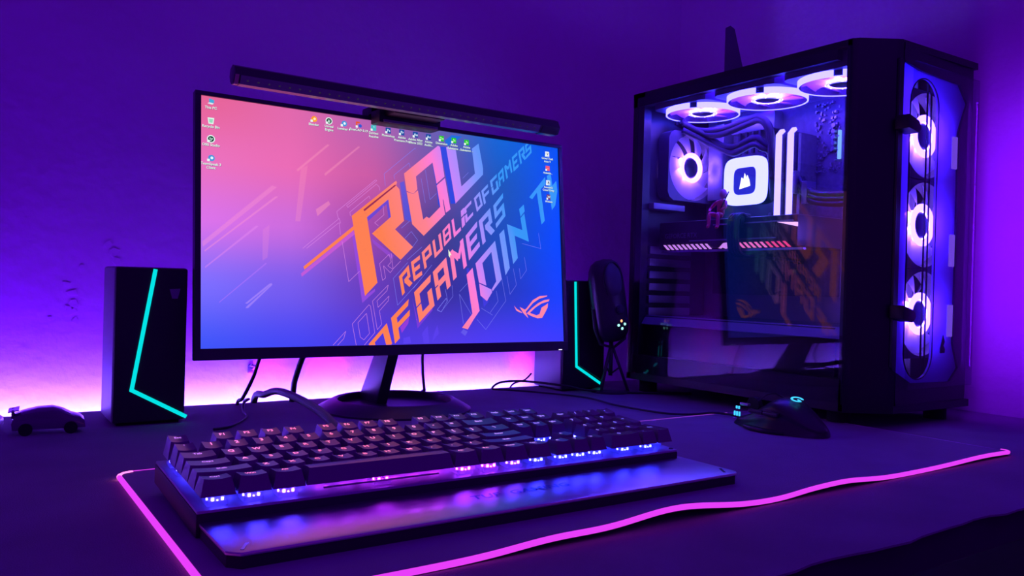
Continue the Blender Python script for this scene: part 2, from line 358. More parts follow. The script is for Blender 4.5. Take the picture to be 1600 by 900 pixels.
# ------------------------------------------------------------------ monitor
ART=dict(
 solid=[[(186.8, 167.0), (250.8, 219.2), (252.4, 217.1), (250.7, 212.9), (255.7, 208.2), (261.8, 165.7), (248.4, 153.4), (274.6, 130.8), (255.8, 112.8), (215.0, 145.7), (242.4, 169.6), (239.1, 193.0), (208.1, 166.8), (214.6, 125.9), (221.7, 81.4), (203.9, 63.7), (191.0, 141.6)], [(189.2, 154.0), (190.4, 149.5), (123.5, 95.2), (122.2, 98.9)], [(263.0, 230.2), (316.2, 274.9), (319.6, 273.5), (325.7, 232.2), (312.8, 221.0), (307.1, 250.1), (281.0, 228.0), (282.9, 210.4), (276.5, 203.7), (266.4, 206.8)], [(266.6, 205.5), (276.5, 203.4), (283.5, 209.1), (291.0, 169.4), (296.3, 173.9), (300.2, 171.8), (318.0, 189.1), (313.0, 218.7), (326.5, 230.3), (334.2, 186.8), (326.7, 181.4), (323.0, 200.0), (322.1, 199.0), (325.4, 179.1), (291.2, 147.1), (274.0, 161.9)], [(329.1, 274.7), (344.8, 272.9), (352.8, 220.9), (375.8, 241.5), (371.6, 277.3), (383.1, 286.1), (389.7, 250.9), (389.5, 241.6), (342.7, 195.9)], [(358.0, 95.9), (368.2, 106.1), (378.3, 45.5), (368.1, 33.2), (358.0, 19.2), (348.9, 21.8), (366.2, 41.1)], [(373.2, 112.3), (407.3, 146.6), (417.3, 91.3), (400.9, 73.3), (399.8, 76.6), (407.6, 87.9), (400.4, 130.0), (384.8, 113.3), (390.6, 81.3), (378.3, 85.4)], [(378.6, 84.0), (399.3, 75.8), (400.1, 71.9), (390.9, 59.1), (380.3, 67.0)], [(414.9, 156.4), (423.3, 164.4), (431.9, 108.1), (424.1, 97.1)], [(428.7, 172.3), (456.0, 165.1), (453.3, 182.8), (460.4, 190.3), (467.3, 148.4), (442.0, 156.0), (446.6, 123.2), (438.1, 114.0)], [(451.2, 196.1), (459.9, 203.7), (461.3, 193.6), (453.3, 184.7)], [(470.3, 215.5), (501.2, 249.4), (501.8, 238.3), (491.9, 229.6), (498.1, 181.9), (491.6, 175.7), (484.6, 223.8), (475.8, 212.7)], [(504.2, 251.0), (511.9, 255.7), (514.5, 237.2), (522.3, 245.6), (523.6, 229.2), (519.0, 207.0), (512.2, 199.3)]],
 logo=[[(447.5, 51.3), (456.6, 47.5), (459.8, 49.4), (471.7, 61.7), (484.5, 67.9), (498.9, 68.9), (497.3, 67.2), (483.6, 63.8), (471.7, 57.2), (458.1, 44.3), (462.6, 34.7), (454.2, 41.8), (450.5, 46.9)], [(459.6, 41.8), (469.9, 50.1), (481.1, 57.3), (492.4, 61.9), (502.4, 63.3), (501.2, 60.3), (487.5, 56.7), (476.2, 50.8), (466.7, 43.7), (466.3, 42.4), (477.6, 39.2), (483.2, 41.1), (487.3, 50.8), (495.4, 54.8), (499.5, 57.4), (498.6, 50.9), (493.6, 43.1), (487.8, 35.3), (479.1, 34.7), (468.1, 37.9)], [(437.6, 53.2), (442.1, 48.7), (450.4, 44.3), (451.9, 42.4), (445.8, 43.7), (441.2, 46.2)]],
 line3=[('R', (252.9, 90.2), (257.4, 64.8), (271.1, 110.4)), ('E', (271.1, 110.4), (275.0, 84.3), (287.4, 122.2)), ('P', (287.5, 124.0), (291.6, 101.2), (304.3, 140.1)), ('U', (304.3, 140.1), (307.8, 117.1), (320.7, 155.9)), ('B', (320.7, 155.9), (323.0, 133.9), (335.3, 171.2)), ('L', (335.3, 171.2), (338.9, 147.3), (350.0, 184.9)), ('I', (350.0, 184.9), (351.7, 160.7), (359.7, 194.8)), ('C', (355.7, 189.6), (358.9, 169.1), (371.0, 204.8)), ('O', (372.9, 205.6), (377.6, 186.3), (385.8, 219.0)), ('F', (385.8, 217.6), (390.0, 197.7), (399.1, 230.4)), ('G', (401.0, 233.4), (405.0, 212.6), (415.2, 247.0)), ('A', (415.2, 245.4), (417.0, 225.5), (426.9, 258.6)), ('M', (426.6, 257.3), (430.1, 238.7), (440.2, 272.8)), ('E', (440.6, 272.7), (443.2, 251.4), (452.5, 283.3)), ('R', (452.2, 283.0), (455.8, 263.5), (465.5, 295.4)), ('S', (465.1, 293.4), (466.8, 273.4), (478.1, 306.6))],
 line4=[('O', (208.3, 1.6), (215.5, -25.0), (239.1, 33.4)), ('F', (240.5, 35.2), (245.6, 1.5), (269.5, 63.0)), ('G', (275.0, 69.6), (282.1, 29.0), (303.5, 97.1)), ('A', (304.2, 98.0), (310.7, 59.0), (329.7, 123.1)), ('M', (331.0, 125.8), (336.4, 87.0), (357.8, 151.7)), ('E', (357.8, 150.8), (362.7, 116.2), (380.1, 176.0)), ('R', (380.2, 173.5), (386.0, 139.3), (403.9, 197.7)), ('S', (405.6, 197.6), (409.9, 164.9), (425.6, 220.6))],
 lines=[[(191.0, 0.4), (186.0, 27.6), (209.2, 52.3), (211.5, 50.7), (217.1, 16.2), (202.1, 0.1)], [(193.7, 29.1), (205.7, 41.2), (209.7, 15.3), (201.7, 7.0), (196.7, 10.7), (193.7, 29.1)], [(214.4, 57.1), (237.2, 78.7), (235.3, 71.2), (220.7, 57.6), (222.2, 49.1), (238.1, 64.2), (236.8, 57.8), (223.9, 44.4), (227.0, 26.8), (220.6, 19.9), (214.4, 57.1)], [(160.0, 1.1), (177.0, 18.3), (174.2, 9.0), (165.9, 0.9)], [(229.1, 84.4), (225.2, 106.5), (239.0, 119.6), (241.9, 109.4), (236.9, 104.1), (244.3, 99.7), (240.4, 95.0), (230.7, 103.9), (233.5, 88.0), (229.1, 84.4)], [(242.1, 120.9), (244.5, 100.3), (255.8, 111.1)], [(266.5, 109.7), (244.7, 87.7), (250.3, 52.1), (280.9, 82.7)], [(121.5, 121.7), (169.8, 162.5), (171.5, 156.5), (169.2, 156.9), (126.4, 121.9)], [(166.5, 171.1), (221.1, 217.6), (222.9, 216.6), (180.0, 179.8), (181.7, 177.7), (222.2, 212.0), (226.4, 208.4), (227.0, 203.9)], [(166.5, 171.1), (168.7, 161.9)], [(169.7, 157.0), (171.2, 141.6)], [(185.0, 166.9), (184.5, 171.8), (211.6, 195.2), (212.8, 191.4)], [(231.5, 183.8), (232.5, 171.8), (218.9, 160.1), (224.3, 156.5)], [(235.1, 210.9), (233.5, 226.8), (280.4, 267.1), (281.7, 266.1)], [(249.0, 221.4), (247.8, 226.4), (271.0, 245.6), (272.2, 239.9)], [(173.4, 133.4), (181.8, 81.7), (196.7, 95.4)], [(417.3, 91.9), (423.4, 60.0), (387.9, 18.9)], [(407.3, 74.2), (410.0, 59.3), (395.7, 42.4)], [(426.4, 95.9), (431.1, 69.5), (442.8, 83.7), (437.9, 107.6)], [(448.6, 108.0), (450.6, 92.7), (461.7, 105.8), (458.3, 124.9)], [(366.8, 36.9), (345.7, 68.4), (351.1, 27.2)], [(346.4, 72.0), (367.9, 91.9)], [(334.2, 80.3), (335.3, 65.2), (315.8, 43.5), (309.8, 45.9), (325.0, 62.7)], [(381.3, 49.1), (400.0, 39.3)], [(373.8, 33.2), (387.9, 18.9)], [(288.8, 226.4), (294.7, 192.7)], [(295.6, 238.8), (302.1, 198.0), (312.2, 207.2)], [(355.2, 232.7), (365.2, 242.3)], [(454.8, 145.2), (489.2, 139.1), (485.7, 162.3)], [(262.7, 142.0), (272.5, 151.9), (281.9, 140.7), (274.0, 131.0)], [(257.9, 155.7), (270.8, 166.4)], [(266.0, 113.2), (288.3, 131.7)], [(274.2, 75.0), (303.0, 107.5)], [(323.4, 74.8), (326.9, 58.0)], [(310.2, 46.7), (324.5, 62.5), (325.6, 58.0), (316.5, 43.4), (310.2, 46.7)]],
 ghost=[((150, 75, 225, 0.85), [(184.8, 156.3), (191.0, 139.9), (203.9, 63.7), (218.2, 73.4), (218.2, 70.0), (200.1, 54.6)]), ((205, 90, 215, 0.8), [(189.1, 148.2), (190.8, 143.3), (120.1, 86.2), (119.0, 90.2)]), ((90, 70, 220, 0.8), [(208.1, 166.8), (239.1, 192.9), (242.4, 169.7), (239.2, 166.0), (236.5, 186.4), (209.8, 161.8)]), ((150, 75, 215, 0.7), [(214.3, 139.5), (245.8, 118.2), (243.3, 113.5), (216.6, 132.8)]), ((20, 70, 235, 0.8), [(319.6, 274.1), (329.1, 274.7), (342.6, 195.9), (335.0, 194.7)]), ((60, 85, 230, 0.7), [(256.5, 216.9), (262.8, 219.8), (274.0, 164.8), (263.2, 167.6)]), ((20, 70, 225, 0.8), [(306.4, 249.4), (319.8, 181.5), (314.6, 193.1), (311.4, 233.3)]), ((130, 60, 220, 0.75), [(272.4, 61.4), (280.9, 29.1), (302.8, 48.9), (302.7, 45.6), (279.5, 21.4)]), ((165, 60, 220, 0.75), [(253.7, 22.8), (267.1, 36.8), (265.8, 28.1), (256.0, 15.2)]), ((100, 70, 255, 0.5), [(258.2, 8.6), (267.8, 10.6), (269.5, 1.9), (258.1, 1.0)]), ((100, 70, 255, 0.4), [(286.1, 14.7), (294.9, 24.6), (296.9, 1.3), (288.3, 1.5)]), ((100, 70, 255, 0.4), [(301.9, 3.4), (312.1, 14.4), (309.8, 25.6), (304.6, 14.5)]), ((60, 60, 230, 0.7), [(358.3, 105.1), (362.5, 105.2), (366.9, 41.8), (362.8, 51.5)]), ((110, 100, 240, 0.6), [(346.7, 15.1), (351.0, 19.9), (357.9, 16.2), (353.6, 10.2)]), ((70, 60, 240, 0.6), [(383.1, 65.2), (394.5, 59.1), (385.7, 50.4)]), ((20, 110, 225, 0.9), [(327.2, 283.5), (338.3, 292.7), (356.3, 293.2), (331.1, 275.5)]), ((255, 150, 210, 0.3), [(1.7, 123.7), (83.3, 197.1), (89.5, 195.6), (2.5, 117.8)]), ((255, 150, 210, 0.35), [(4.3, 113.9), (87.2, 183.8), (91.4, 184.2), (4.3, 111.9)]), ((235, 140, 240, 0.35), [(5.0, 94.9), (63.9, 146.6), (66.9, 145.7), (5.0, 92.9)]), ((190, 120, 255, 0.4), [(20.7, 53.9), (75.5, 102.0), (76.5, 100.7), (20.7, 52.7)]), ((190, 150, 255, 0.45), [(50.6, 52.5), (79.2, 76.3), (82.3, 77.5), (83.4, 75.4), (54.2, 47.0), (51.2, 46.9), (52.2, 48.8), (80.2, 74.3), (53.3, 52.1)]), ((255, 150, 190, 0.4), [(138.8, 171.8), (155.8, 184.0), (158.0, 179.8), (140.9, 163.3)]), ((255, 150, 190, 0.35), [(114.2, 220.0), (154.6, 256.9), (158.0, 256.5), (115.8, 217.7)]), ((255, 150, 190, 0.35), [(150.6, 218.8), (197.2, 259.6), (199.9, 259.0), (151.4, 215.6)]), ((255, 150, 190, 0.22), [(119.9, 221.9), (128.7, 227.1), (118.7, 155.3), (112.2, 154.9)]), ((255, 150, 210, 0.15), [(72.0, 141.9), (80.4, 148.7), (77.7, 108.7), (71.4, 104.3)])],
 slit=[[(203.1, 176.3), (249.5, 213.9), (250.7, 212.5), (204.7, 174.4)]],
 icons=[('pc', (11.2, 290.2), 'This PC'), ('bin', (11.2, 267.6), 'Recycle Bin'), ('ring', (11.3, 245.7), 'OBS Studio'), ('blue', (11.3, 223.0), 'TeamSpeak 3\nClient'), ('orange', (137.1, 287.4), 'Blender'), ('ring', (157.3, 287.7), 'Unreal\nEngine'), ('blue', (177.5, 287.1), 'Luminar 4'), ('redblue', (198.2, 288.3), 'FreeCAD 0.19'), ('teal', (219.3, 286.9), 'DaVinci\nResolve'), ('ps', (240.5, 286.2), 'Photoshop'), ('ps', (260.7, 286.3), 'Adobe\nPremiere Pro'), ('ps', (281.4, 285.9), 'Adobe After\nEffects 2022'), ('ps', (301.6, 285.3), 'Adobe\nAuditi...'), ('green', (322.1, 285.7), 'Dimension'), ('green', (342.1, 285.5), 'Adobe\nSubstance ...'), ('green', (363.0, 285.3), 'Adobe\nSubstance ...'), ('white', (506.4, 285.1), 'Grand Theft\nAuto V'), ('red', (506.5, 263.0), 'Assassin...'), ('white', (506.7, 240.9), "Assassin's\nCreed Unity"), ('dark', (506.8, 218.9), 'Wolcen')],
 grid=[[(232, 100, 150), (226, 105, 172), (185, 100, 178), (105, 95, 180), (20, 100, 215), (0, 80, 240)], [(236, 114, 190), (235, 108, 182), (205, 92, 165), (115, 78, 165), (30, 85, 185), (0, 78, 250)], [(220, 115, 235), (205, 108, 222), (160, 72, 172), (68, 62, 140), (30, 78, 190), (0, 70, 255)], [(125, 110, 255), (120, 92, 238), (105, 62, 190), (58, 48, 155), (40, 58, 190), (20, 65, 255)], [(62, 85, 250), (68, 70, 245), (75, 55, 225), (85, 60, 235), (75, 60, 250), (60, 60, 255)]],
 cursor=[(329.3, 130.3), (334.3, 122.4), (331.7, 122.3), (331.7, 118.7), (329.7, 121.3)],
)

TILT = -R(5.46)
mon = thing('computer_monitor', 'wide thin-framed monitor showing slanted orange and blue lettering', 'monitor', (497, 1000, 0))
TM = Matrix.Translation(Vector((494.3 - 497, 978.9 - 1000, 237.7)) ) @ Matrix.Rotation(TILT, 4, 'X')
def mpart(name, mb, m, parent=mon, smooth=None):
    mb.xf(TM); return obj(name, mb, m, parent, smooth=smooth, world=False)
mpart('housing', MB().box(-270.5, 270.5, 3, 10, -162, 153.5, 1.5).box(-190, 190, 8, 34, -140, 70, 6), M['satin'], smooth=30)
bz = MB()
bz.box(-270.5, 270.5, -2.2, 4, 148.3, 153.5, .6).box(-270.5, 270.5, -2.2, 4, -162, -148.3, .6)
bz.box(-270.5, -263.6, -2.2, 4, -148.3, 148.3, .6).box(263.6, 270.5, -2.2, 4, -148.3, 148.3, .6)
mpart('bezel', bz, M['satin'])
mpart('power_light', MB().box(252, 258, -2.8, -2, -161.2, -160.2), emis('white_power_light', (1, .9, 1), 1.5))
# display: a flat lit picture
def print_mat(name, gradient):
    m = bpy.data.materials.new(name); m.use_nodes = True; nt = m.node_tree; p = nt.nodes['Principled BSDF']
    p.inputs['Base Color'].default_value = (0.01, 0.01, 0.01, 1); p.inputs['Roughness'].default_value = 0.4; p.inputs['Specular IOR Level'].default_value = 0.2
    p.inputs['Emission Strength'].default_value = 1.0
    if gradient:
        tc = nt.nodes.new('ShaderNodeTexCoord'); d = nt.nodes.new('ShaderNodeVectorMath'); d.operation = 'DOT_PRODUCT'
        d.inputs[1].default_value = (1, 0, 0.35); nt.links.new(tc.outputs['Object'], d.inputs[0])
        r_ = nt.nodes.new('ShaderNodeMapRange'); r_.inputs['From Min'].default_value = 0.280; r_.inputs['From Max'].default_value = 0.500
        nt.links.new(d.outputs['Value'], r_.inputs['Value'])
        cp = nt.nodes.new('ShaderNodeValToRGB'); e = cp.color_ramp.elements
        st = [(0, (255, 128, 80)), (.33, (255, 130, 145)), (.52, (255, 125, 215)), (.64, (195, 135, 252)), (.82, (125, 150, 255)), (1, (55, 150, 245))]
        e[0].position = 0; e[0].color = (*lin(st[0][1]), 1); e[1].position = 1; e[1].color = (*lin(st[-1][1]), 1)
        for q, c_ in st[1:-1]: x = e.new(q); x.color = (*lin(c_), 1)
        nt.links.new(r_.outputs[0], cp.inputs[0]); nt.links.new(cp.outputs[0], p.inputs['Emission Color'])
    else:
        a = nt.nodes.new('ShaderNodeVertexColor'); a.layer_name = 'print'; nt.links.new(a.outputs['Color'], p.inputs['Emission Color'])
    return m
def flat(c):
    nm = 'screen_ink_%d_%d_%d' % tuple(int(q) for q in c[:3])
    if len(c) > 3: nm += '_faint%d' % int(c[3] * 100)
    m = bpy.data.materials.get(nm)
    if m: return m
    m = emis(nm, lin(c[:3]), 1.0)
    if len(c) > 3: m.node_tree.nodes['Principled BSDF'].inputs['Alpha'].default_value = c[3]
    return m
G = ART['grid']; NX, NY = 40, 24
def gcol(u, v):
    x = u * 5; y = v * 4; i = min(4, int(x)); j = min(3, int(y)); fx = x - i; fy = y - j
    fx = fx * fx * (3 - 2 * fx) * .5 + fx * .5; fy = fy * fy * (3 - 2 * fy) * .5 + fy * .5
    return [G[j][i][k] * (1 - fx) * (1 - fy) + G[j][i + 1][k] * fx * (1 - fy) + G[j + 1][i][k] * (1 - fx) * fy + G[j + 1][i + 1][k] * fx * fy for k in range(3)]
TS = Matrix.Translation(Vector((494.3 - 497, 978.9 - 1000, 237.7)) * S) @ Matrix.Rotation(TILT, 4, 'X') @ Matrix.Translation(Vector((-263.5, 0, -148.25)) * S)
smb = MB().add([(527 * i / NX, 0, 296.5 * (1 - j / NY)) for j in range(NY + 1) for i in range(NX + 1)], [(j * (NX + 1) + i, (j + 1) * (NX + 1) + i, (j + 1) * (NX + 1) + i + 1, j * (NX + 1) + i + 1) for j in range(NY) for i in range(NX)])
scr = obj('screen', smb, print_mat('lit_wallpaper', False), mon, world=False); scr.matrix_local = TS
ca = scr.data.color_attributes.new('print', 'FLOAT_COLOR', 'POINT')
for k in range(len(scr.data.vertices)):
    i, j = k % (NX + 1), k // (NX + 1); ca.data[k].color = (*lin(gcol(i / NX, j / NY)), 1)
def clip(poly, W=527, Hh=296.5):
    for ax, lim, sgn in ((0, 0.3, 1), (0, W - .3, -1), (1, 0.3, 1), (1, Hh - .3, -1)):
        out = []
        for i in range(len(poly)):
            a, c_ = poly[i - 1], poly[i]; da = (a[ax] - lim) * sgn; dc = (c_[ax] - lim) * sgn
            if (da >= 0) != (dc >= 0):
                t = da / (da - dc); out.append((a[0] + (c_[0] - a[0]) * t, a[1] + (c_[1] - a[1]) * t))
            if dc >= 0: out.append(c_)
        poly = out
        if len(poly) < 3: return []
    return poly
def inkpolys(name, polys, m, depth, parent=scr, doclip=True):
    mb = MB()
    for p in polys:
        p = clip(p) if doclip else p
        if len(p) < 3: continue
        mb.add([(x, -depth, z) for x, z in p], [tuple(t) for t in tessellate_polygon([[Vector((x, z, 0)) for x, z in p]])])
    o = obj(name, mb, m, parent, world=False); return o
for c_, p in ART['ghost']: inkpolys('faint_streak', [p], flat(c_), 0.10)
def stroke(pts, wd):
    out = []
    for a, c_ in zip(pts[:-1], pts[1:]):
        dx, dz = c_[0] - a[0], c_[1] - a[1]; L = math.hypot(dx, dz) or 1; nx_, nz_ = -dz / L * wd / 2, dx / L * wd / 2
        out.append([(a[0] + nx_, a[1] + nz_), (a[0] - nx_, a[1] - nz_), (c_[0] - nx_, c_[1] - nz_), (c_[0] + nx_, c_[1] + nz_)])
    return out
for ln in ART['lines']:
    q = sum(p[0] for p in ln) / len(ln)
    inkpolys('outline_print', stroke(ln, 0.55), flat((225, 140, 235, .75) if q < 250 else (130, 130, 255, .75)), 0.16)
ink = print_mat('wallpaper_lettering', True)
lett = inkpolys('large_lettering', ART['solid'], ink, 0.24)
inkpolys('lettering_slit', ART['slit'], flat((150, 45, 85)), 0.32)
inkpolys('emblem', ART['logo'], flat((255, 135, 165)), 0.24)
FONT = dict(
 R=[[(0,0),(.27,0),(.27,1),(0,1)],[(.2,.8),(1,.8),(1,1),(0,1)],[(.75,.5),(1,.5),(1,.9),(.75,.9)],[(.4,.4),(1,.4),(1,.6),(.4,.6)],[(.42,.42),(.76,.42),(1.08,0),(.74,0)]],
 E=[[(0,0),(.27,0),(.27,1),(0,1)],[(.2,.8),(1,.8),(1.05,1),(0,1)],[(.2,.4),(.85,.4),(.9,.6),(.2,.6)],[(0,0),(1,0),(1,.2),(0,.2)]],
 P=[[(0,0),(.27,0),(.27,1),(0,1)],[(.2,.8),(1,.8),(1,1),(0,1)],[(.74,.4),(1,.4),(1,.9),(.74,.9)],[(.2,.36),(1,.36),(1,.56),(.2,.56)]],
 U=[[(0,0),(.27,0),(.27,1),(0,1)],[(0,0),(1,0),(1,.2),(0,.2)],[(.73,.1),(1,.1),(1,1),(.73,1)]],
 B=[[(0,0),(.25,0),(.25,1),(0,1)],[(.2,.82),(1,.82),(.95,1),(0,1)],[(.2,.41),(1,.41),(1,.59),(.2,.59)],[(0,0),(1,0),(1,.18),(0,.18)],[(.74,.1),(1,.1),(1,.9),(.74,.9)]],
 L=[[(0,0),(.3,0),(.3,1),(0,1)],[(0,0),(1,0),(1,.2),(0,.2)]],
 I=[[(.1,0),(.75,0),(.75,.55),(.1,.55)],[(.1,.63),(.75,.63),(.75,1),(.1,1)]],
 C=[[(0,0),(.3,0),(.3,.5),(0,.5)],[(0,.6),(.3,.6),(.3,1),(0,1)],[(.2,.8),(1,.8),(1.05,1),(0,1)],[(0,0),(1,0),(1.05,.2),(0,.2)]],
 O=[[(0,0),(.27,0),(.27,1),(0,1)],[(.1,.8),(1,.8),(1,1),(0,1)],[(.73,.1),(1,.1),(1,.9),(.73,.9)],[(0,0),(1,0),(1,.2),(0,.2)]],
 F=[[(0,0),(.3,0),(.3,1),(0,1)],[(.2,.8),(1,.8),(1.08,1),(0,1)],[(.2,.4),(1,.4),(1.05,.6),(.2,.6)]],
 G=[[(0,.52),(.28,.52),(.28,1),(0,1)],[(0,0),(.28,0),(.28,.48),(0,.48)],[(.1,.8),(1,.8),(1.08,1),(0,1)],[(0,0),(1,0),(1,.2),(0,.2)],[(.72,.1),(1,.1),(1,.6),(.72,.6)]],
 A=[[(0,0),(.28,0),(.28,.42),(0,.42)],[(0,.46),(.28,.46),(.28,1),(0,1)],[(.1,.8),(1,.8),(1,1),(0,1)],[(.72,0),(1,0),(1,.9),(.72,.9)],[(.2,.34),(.8,.34),(.8,.54),(.2,.54)]],
 M=[[(0,0),(.25,0),(.25,1),(0,1)],[(0,1),(.2,1),(.62,.62),(.45,.45)],[(.85,1),(1,1),(.62,.45),(.45,.55)],[(.76,0),(1,0),(1,1),(.76,1)]],
 S=[[(0,.45),(.26,.45),(.26,1),(0,1)],[(.1,.8),(1,.8),(1.05,1),(0,1)],[(0,.4),(1,.4),(1,.6),(0,.6)],[(.74,0),(1,0),(1,.5),(.74,.5)],[(0,0),(1,0),(1,.2),(0,.2)]])
def word(cells, k):
    polys = []
    for ch, tl, bl, nx_ in cells:
        ax = ((nx_[0] - tl[0]) * k, (nx_[1] - tl[1]) * k); ay = (tl[0] - bl[0], tl[1] - bl[1])
        for q in FONT[ch]: polys.append([(bl[0] + u * ax[0] + v * ay[0], bl[1] + u * ax[1] + v * ay[1]) for u, v in q])
    return polys
L3, L4 = ART['line3'], ART['line4']
for nm, cl, k in (('lettering_word', L3[:8], .80), ('lettering_word', L3[8:10], .80), ('lettering_word', L3[10:], .80), ('lettering_word', L4[:2], .84), ('lettering_word', L4[2:], .84)):
    inkpolys(nm, word(cl, k), ink, 0.24)
# desktop shortcuts
ICON = dict(pc=(150, 205, 235), bin=(225, 245, 235), ring=(20, 70, 50), blue=(70, 150, 220), orange=(255, 165, 40), redblue=(235, 90, 40), teal=(70, 190, 200), ps=(10, 75, 165), green=(35, 200, 20), white=(235, 240, 245), red=(240, 90, 110), dark=(120, 40, 80))
def disc(cx, cz, r_, n=16): return [(cx + r_ * math.cos(2 * math.pi * i / n), cz + r_ * math.sin(2 * math.pi * i / n)) for i in range(n)]
def rect(cx, cz, a, b_): return [(cx - a, cz - b_), (cx + a, cz - b_), (cx + a, cz + b_), (cx - a, cz + b_)]
for kind, (cx, cz), cap in ART['icons']:
    hw = 4.1
    ic = None
    if kind in ('ring',):
        ic = inkpolys('desktop_icon', [disc(cx, cz, hw + .6)], flat((225, 245, 240)), 0.24); inkpolys('icon_face', [disc(cx, cz, hw - .6)], flat(ICON[kind]), 0.3)
        inkpolys('icon_glyph', [rect(cx - .9, cz, .5, 1.6), rect(cx + .9, cz, .5, 1.6), rect(cx, cz - 1.5, 1.4, .5)] if 'Unreal' in cap else [disc(cx - 1, cz + .8, .9, 8), disc(cx + 1.2, cz + .3, .9, 8), disc(cx - .1, cz - 1.4, .9, 8)], flat((200, 240, 225)), 0.34)
    elif kind == 'bin':
        inkpolys('desktop_icon', [[(cx - 3.8, cz + 3.6), (cx + 3.8, cz + 3.6), (cx + 2.8, cz - 4), (cx - 2.8, cz - 4)]], flat(ICON[kind]), 0.24)
        inkpolys('icon_glyph', [[(cx - 2.4, cz + 2.0), (cx + 2.4, cz + 2.0), (cx + 1.8, cz - 2.4), (cx - 1.8, cz - 2.4)]], flat((150, 220, 190)), 0.3)
    elif kind == 'pc':
        inkpolys('desktop_icon', [[(cx - 2.2, cz + 4), (cx + 3.6, cz + 2.6), (cx + 3.6, cz - 1.4), (cx - 2.2, cz - .6)]], flat((70, 170, 220)), 0.24)
        inkpolys('icon_glyph', [[(cx - 4, cz - 2.2), (cx + 1.5, cz - 3.2), (cx + 3.2, cz - 1.6), (cx - 2, cz - .8)]], flat((220, 235, 240)), 0.3)
    elif kind in ('blue', 'orange'):
        inkpolys('desktop_icon', [disc(cx + .6, cz, hw - .3)], flat(ICON[kind]), 0.24)
        inkpolys('icon_glyph', [disc(cx + 1, cz + .2, 1.7, 10)], flat((235, 250, 255) if kind == 'blue' else (255, 235, 190)), 0.3)
        if kind == 'orange': inkpolys('icon_glyph', [[(cx - 4.4, cz + .2), (cx + .2, cz + 4.2), (cx + 1.4, cz + 3.4), (cx - 2, cz + .2)]], flat((255, 150, 30)), 0.3)
    elif kind == 'redblue':
        inkpolys('desktop_icon', [[(cx - 4, cz + 4), (cx + 1.5, cz + 4), (cx + 1.5, cz + 2), (cx - 2, cz + 2), (cx - 2, cz - 3), (cx - 4, cz - 3)]], flat(ICON[kind]), 0.24)
        inkpolys('icon_glyph', [disc(cx + 2, cz - 1.3, 2.4, 10)], flat((50, 90, 210)), 0.3)
    else:
        inkpolys('desktop_icon', [rect(cx, cz, hw - .3, hw - .3)], flat(ICON[kind]), 0.24)
        gl = {'ps': 'Ps', 'green': 'St', 'teal': '*', 'white': 'A', 'red': '-', 'dark': 'W'}[kind]
        if 'Premiere' in cap: gl = 'Pr'
        if 'After' in cap: gl = 'Ae'
        if 'Audit' in cap: gl = 'Au'
        if 'Dimension' in cap: gl = 'Dn'
        if 'Grand' in cap: gl = 'V'
        v, f = text2d(gl, 5.2, bold=.02); mb = MB().add([(cx + x + .5, -0.3, cz + z) for x, z in v], f)
        obj('icon_glyph', mb, flat((225, 245, 255) if kind in ('ps', 'teal', 'dark') else (190, 255, 190) if kind == 'green' else (40, 50, 60) if kind == 'white' else (255, 230, 230)), scr, world=False)
    if kind not in ('pc', 'bin'):
        inkpolys('shortcut_badge', [rect(cx - 2.9, cz - 2.7, 1.5, 1.5)], flat((235, 250, 245)), 0.36)
    lines_ = cap.split('\n')
    for q, t in enumerate(lines_):
        v, f = text2d(t, 4.3, bold=.018)
        zz = cz - 7.2 - q * 4.5
        obj('icon_caption_shadow', MB().add([(cx + x + .35, -0.26, zz + z - .4) for x, z in v], f), flat((25, 60, 70)), scr, world=False)
        obj('icon_caption', MB().add([(cx + x, -0.32, zz + z) for x, z in v], f), flat((235, 255, 245)), scr, world=False)
inkpolys('pointer_arrow', [ART['cursor']], flat((240, 255, 220)), 0.4)
# stand
ringp = [(104, 0), (104, 2.5), (98, 6), (84, 13.5), (80, 14.5), (77, 13), (76, 5), (60, 4.2), (20, 4.2), (20, 0), (104, 0)]
obj('stand_base', MB().lathe(ringp, 72, (0, 2, 0)).lathe([(20.5, 0), (20.5, 4.2), (0.01, 4.2)], 24, (0, 2, 0)), M['stand'], mon, smooth=40, world=False)
nk = [(20.7, 4), (82, 4), (34.7, 69), (25, 120), (25, 150), (0, 150), (-5, 95), (-11.7, 73)]       # y, z profile leaning forward
obj('stand_neck', MB().prism([(y, z) for y, z in nk], -19, -3, 'x', 1.5), M['stand'], mon, smooth=30, world=False)
obj('stand_joint', MB().box(-50, 46, 12, 40, 140, 250, 4), M['stand'], mon, smooth=30, world=False)

# ------------------------------------------------------------------ light bar on top of the monitor
bar = thing('monitor_light_bar', 'slim black unlit lamp bar clamped on top of the monitor', 'lamp', (476, 950, 390))
prof = [(916, 398), (921, 408), (930, 411.5), (939, 408), (942, 400), (939, 393), (933, 389), (921, 389)]
obj('tube', MB().prism(prof, 249, 703, 'x', 0.8), M['satin'], bar, smooth=30)
obj('diffuser', MB().prism([(915.6, 397.6), (920.6, 388.6), (932, 388.4), (932, 389.2), (921, 389.4), (916.4, 398)], 255, 668, 'x'), M['diffuser'], bar)
ch = MB()
for i in range(34): x = 262 + i * 12; ch.box(x, x + 1.8, 917.0, 918.0, 391.9, 393.3)
o = obj('light_chips', ch, M['chip'], bar); o['kind'] = 'stuff'
obj('end_cap', MB().prism([(915.2, 398), (920.5, 388), (926, 388), (920, 399)], 249, 253, 'x'), mat('pinkish_cap', (0.6, 0.3, 0.3), 0.4, bump=.05), bar)
obj('end_cap', MB().prism([(915.2, 398), (920.5, 388), (933, 388), (930, 399)], 672, 700, 'x', .5), M['satin'], bar)
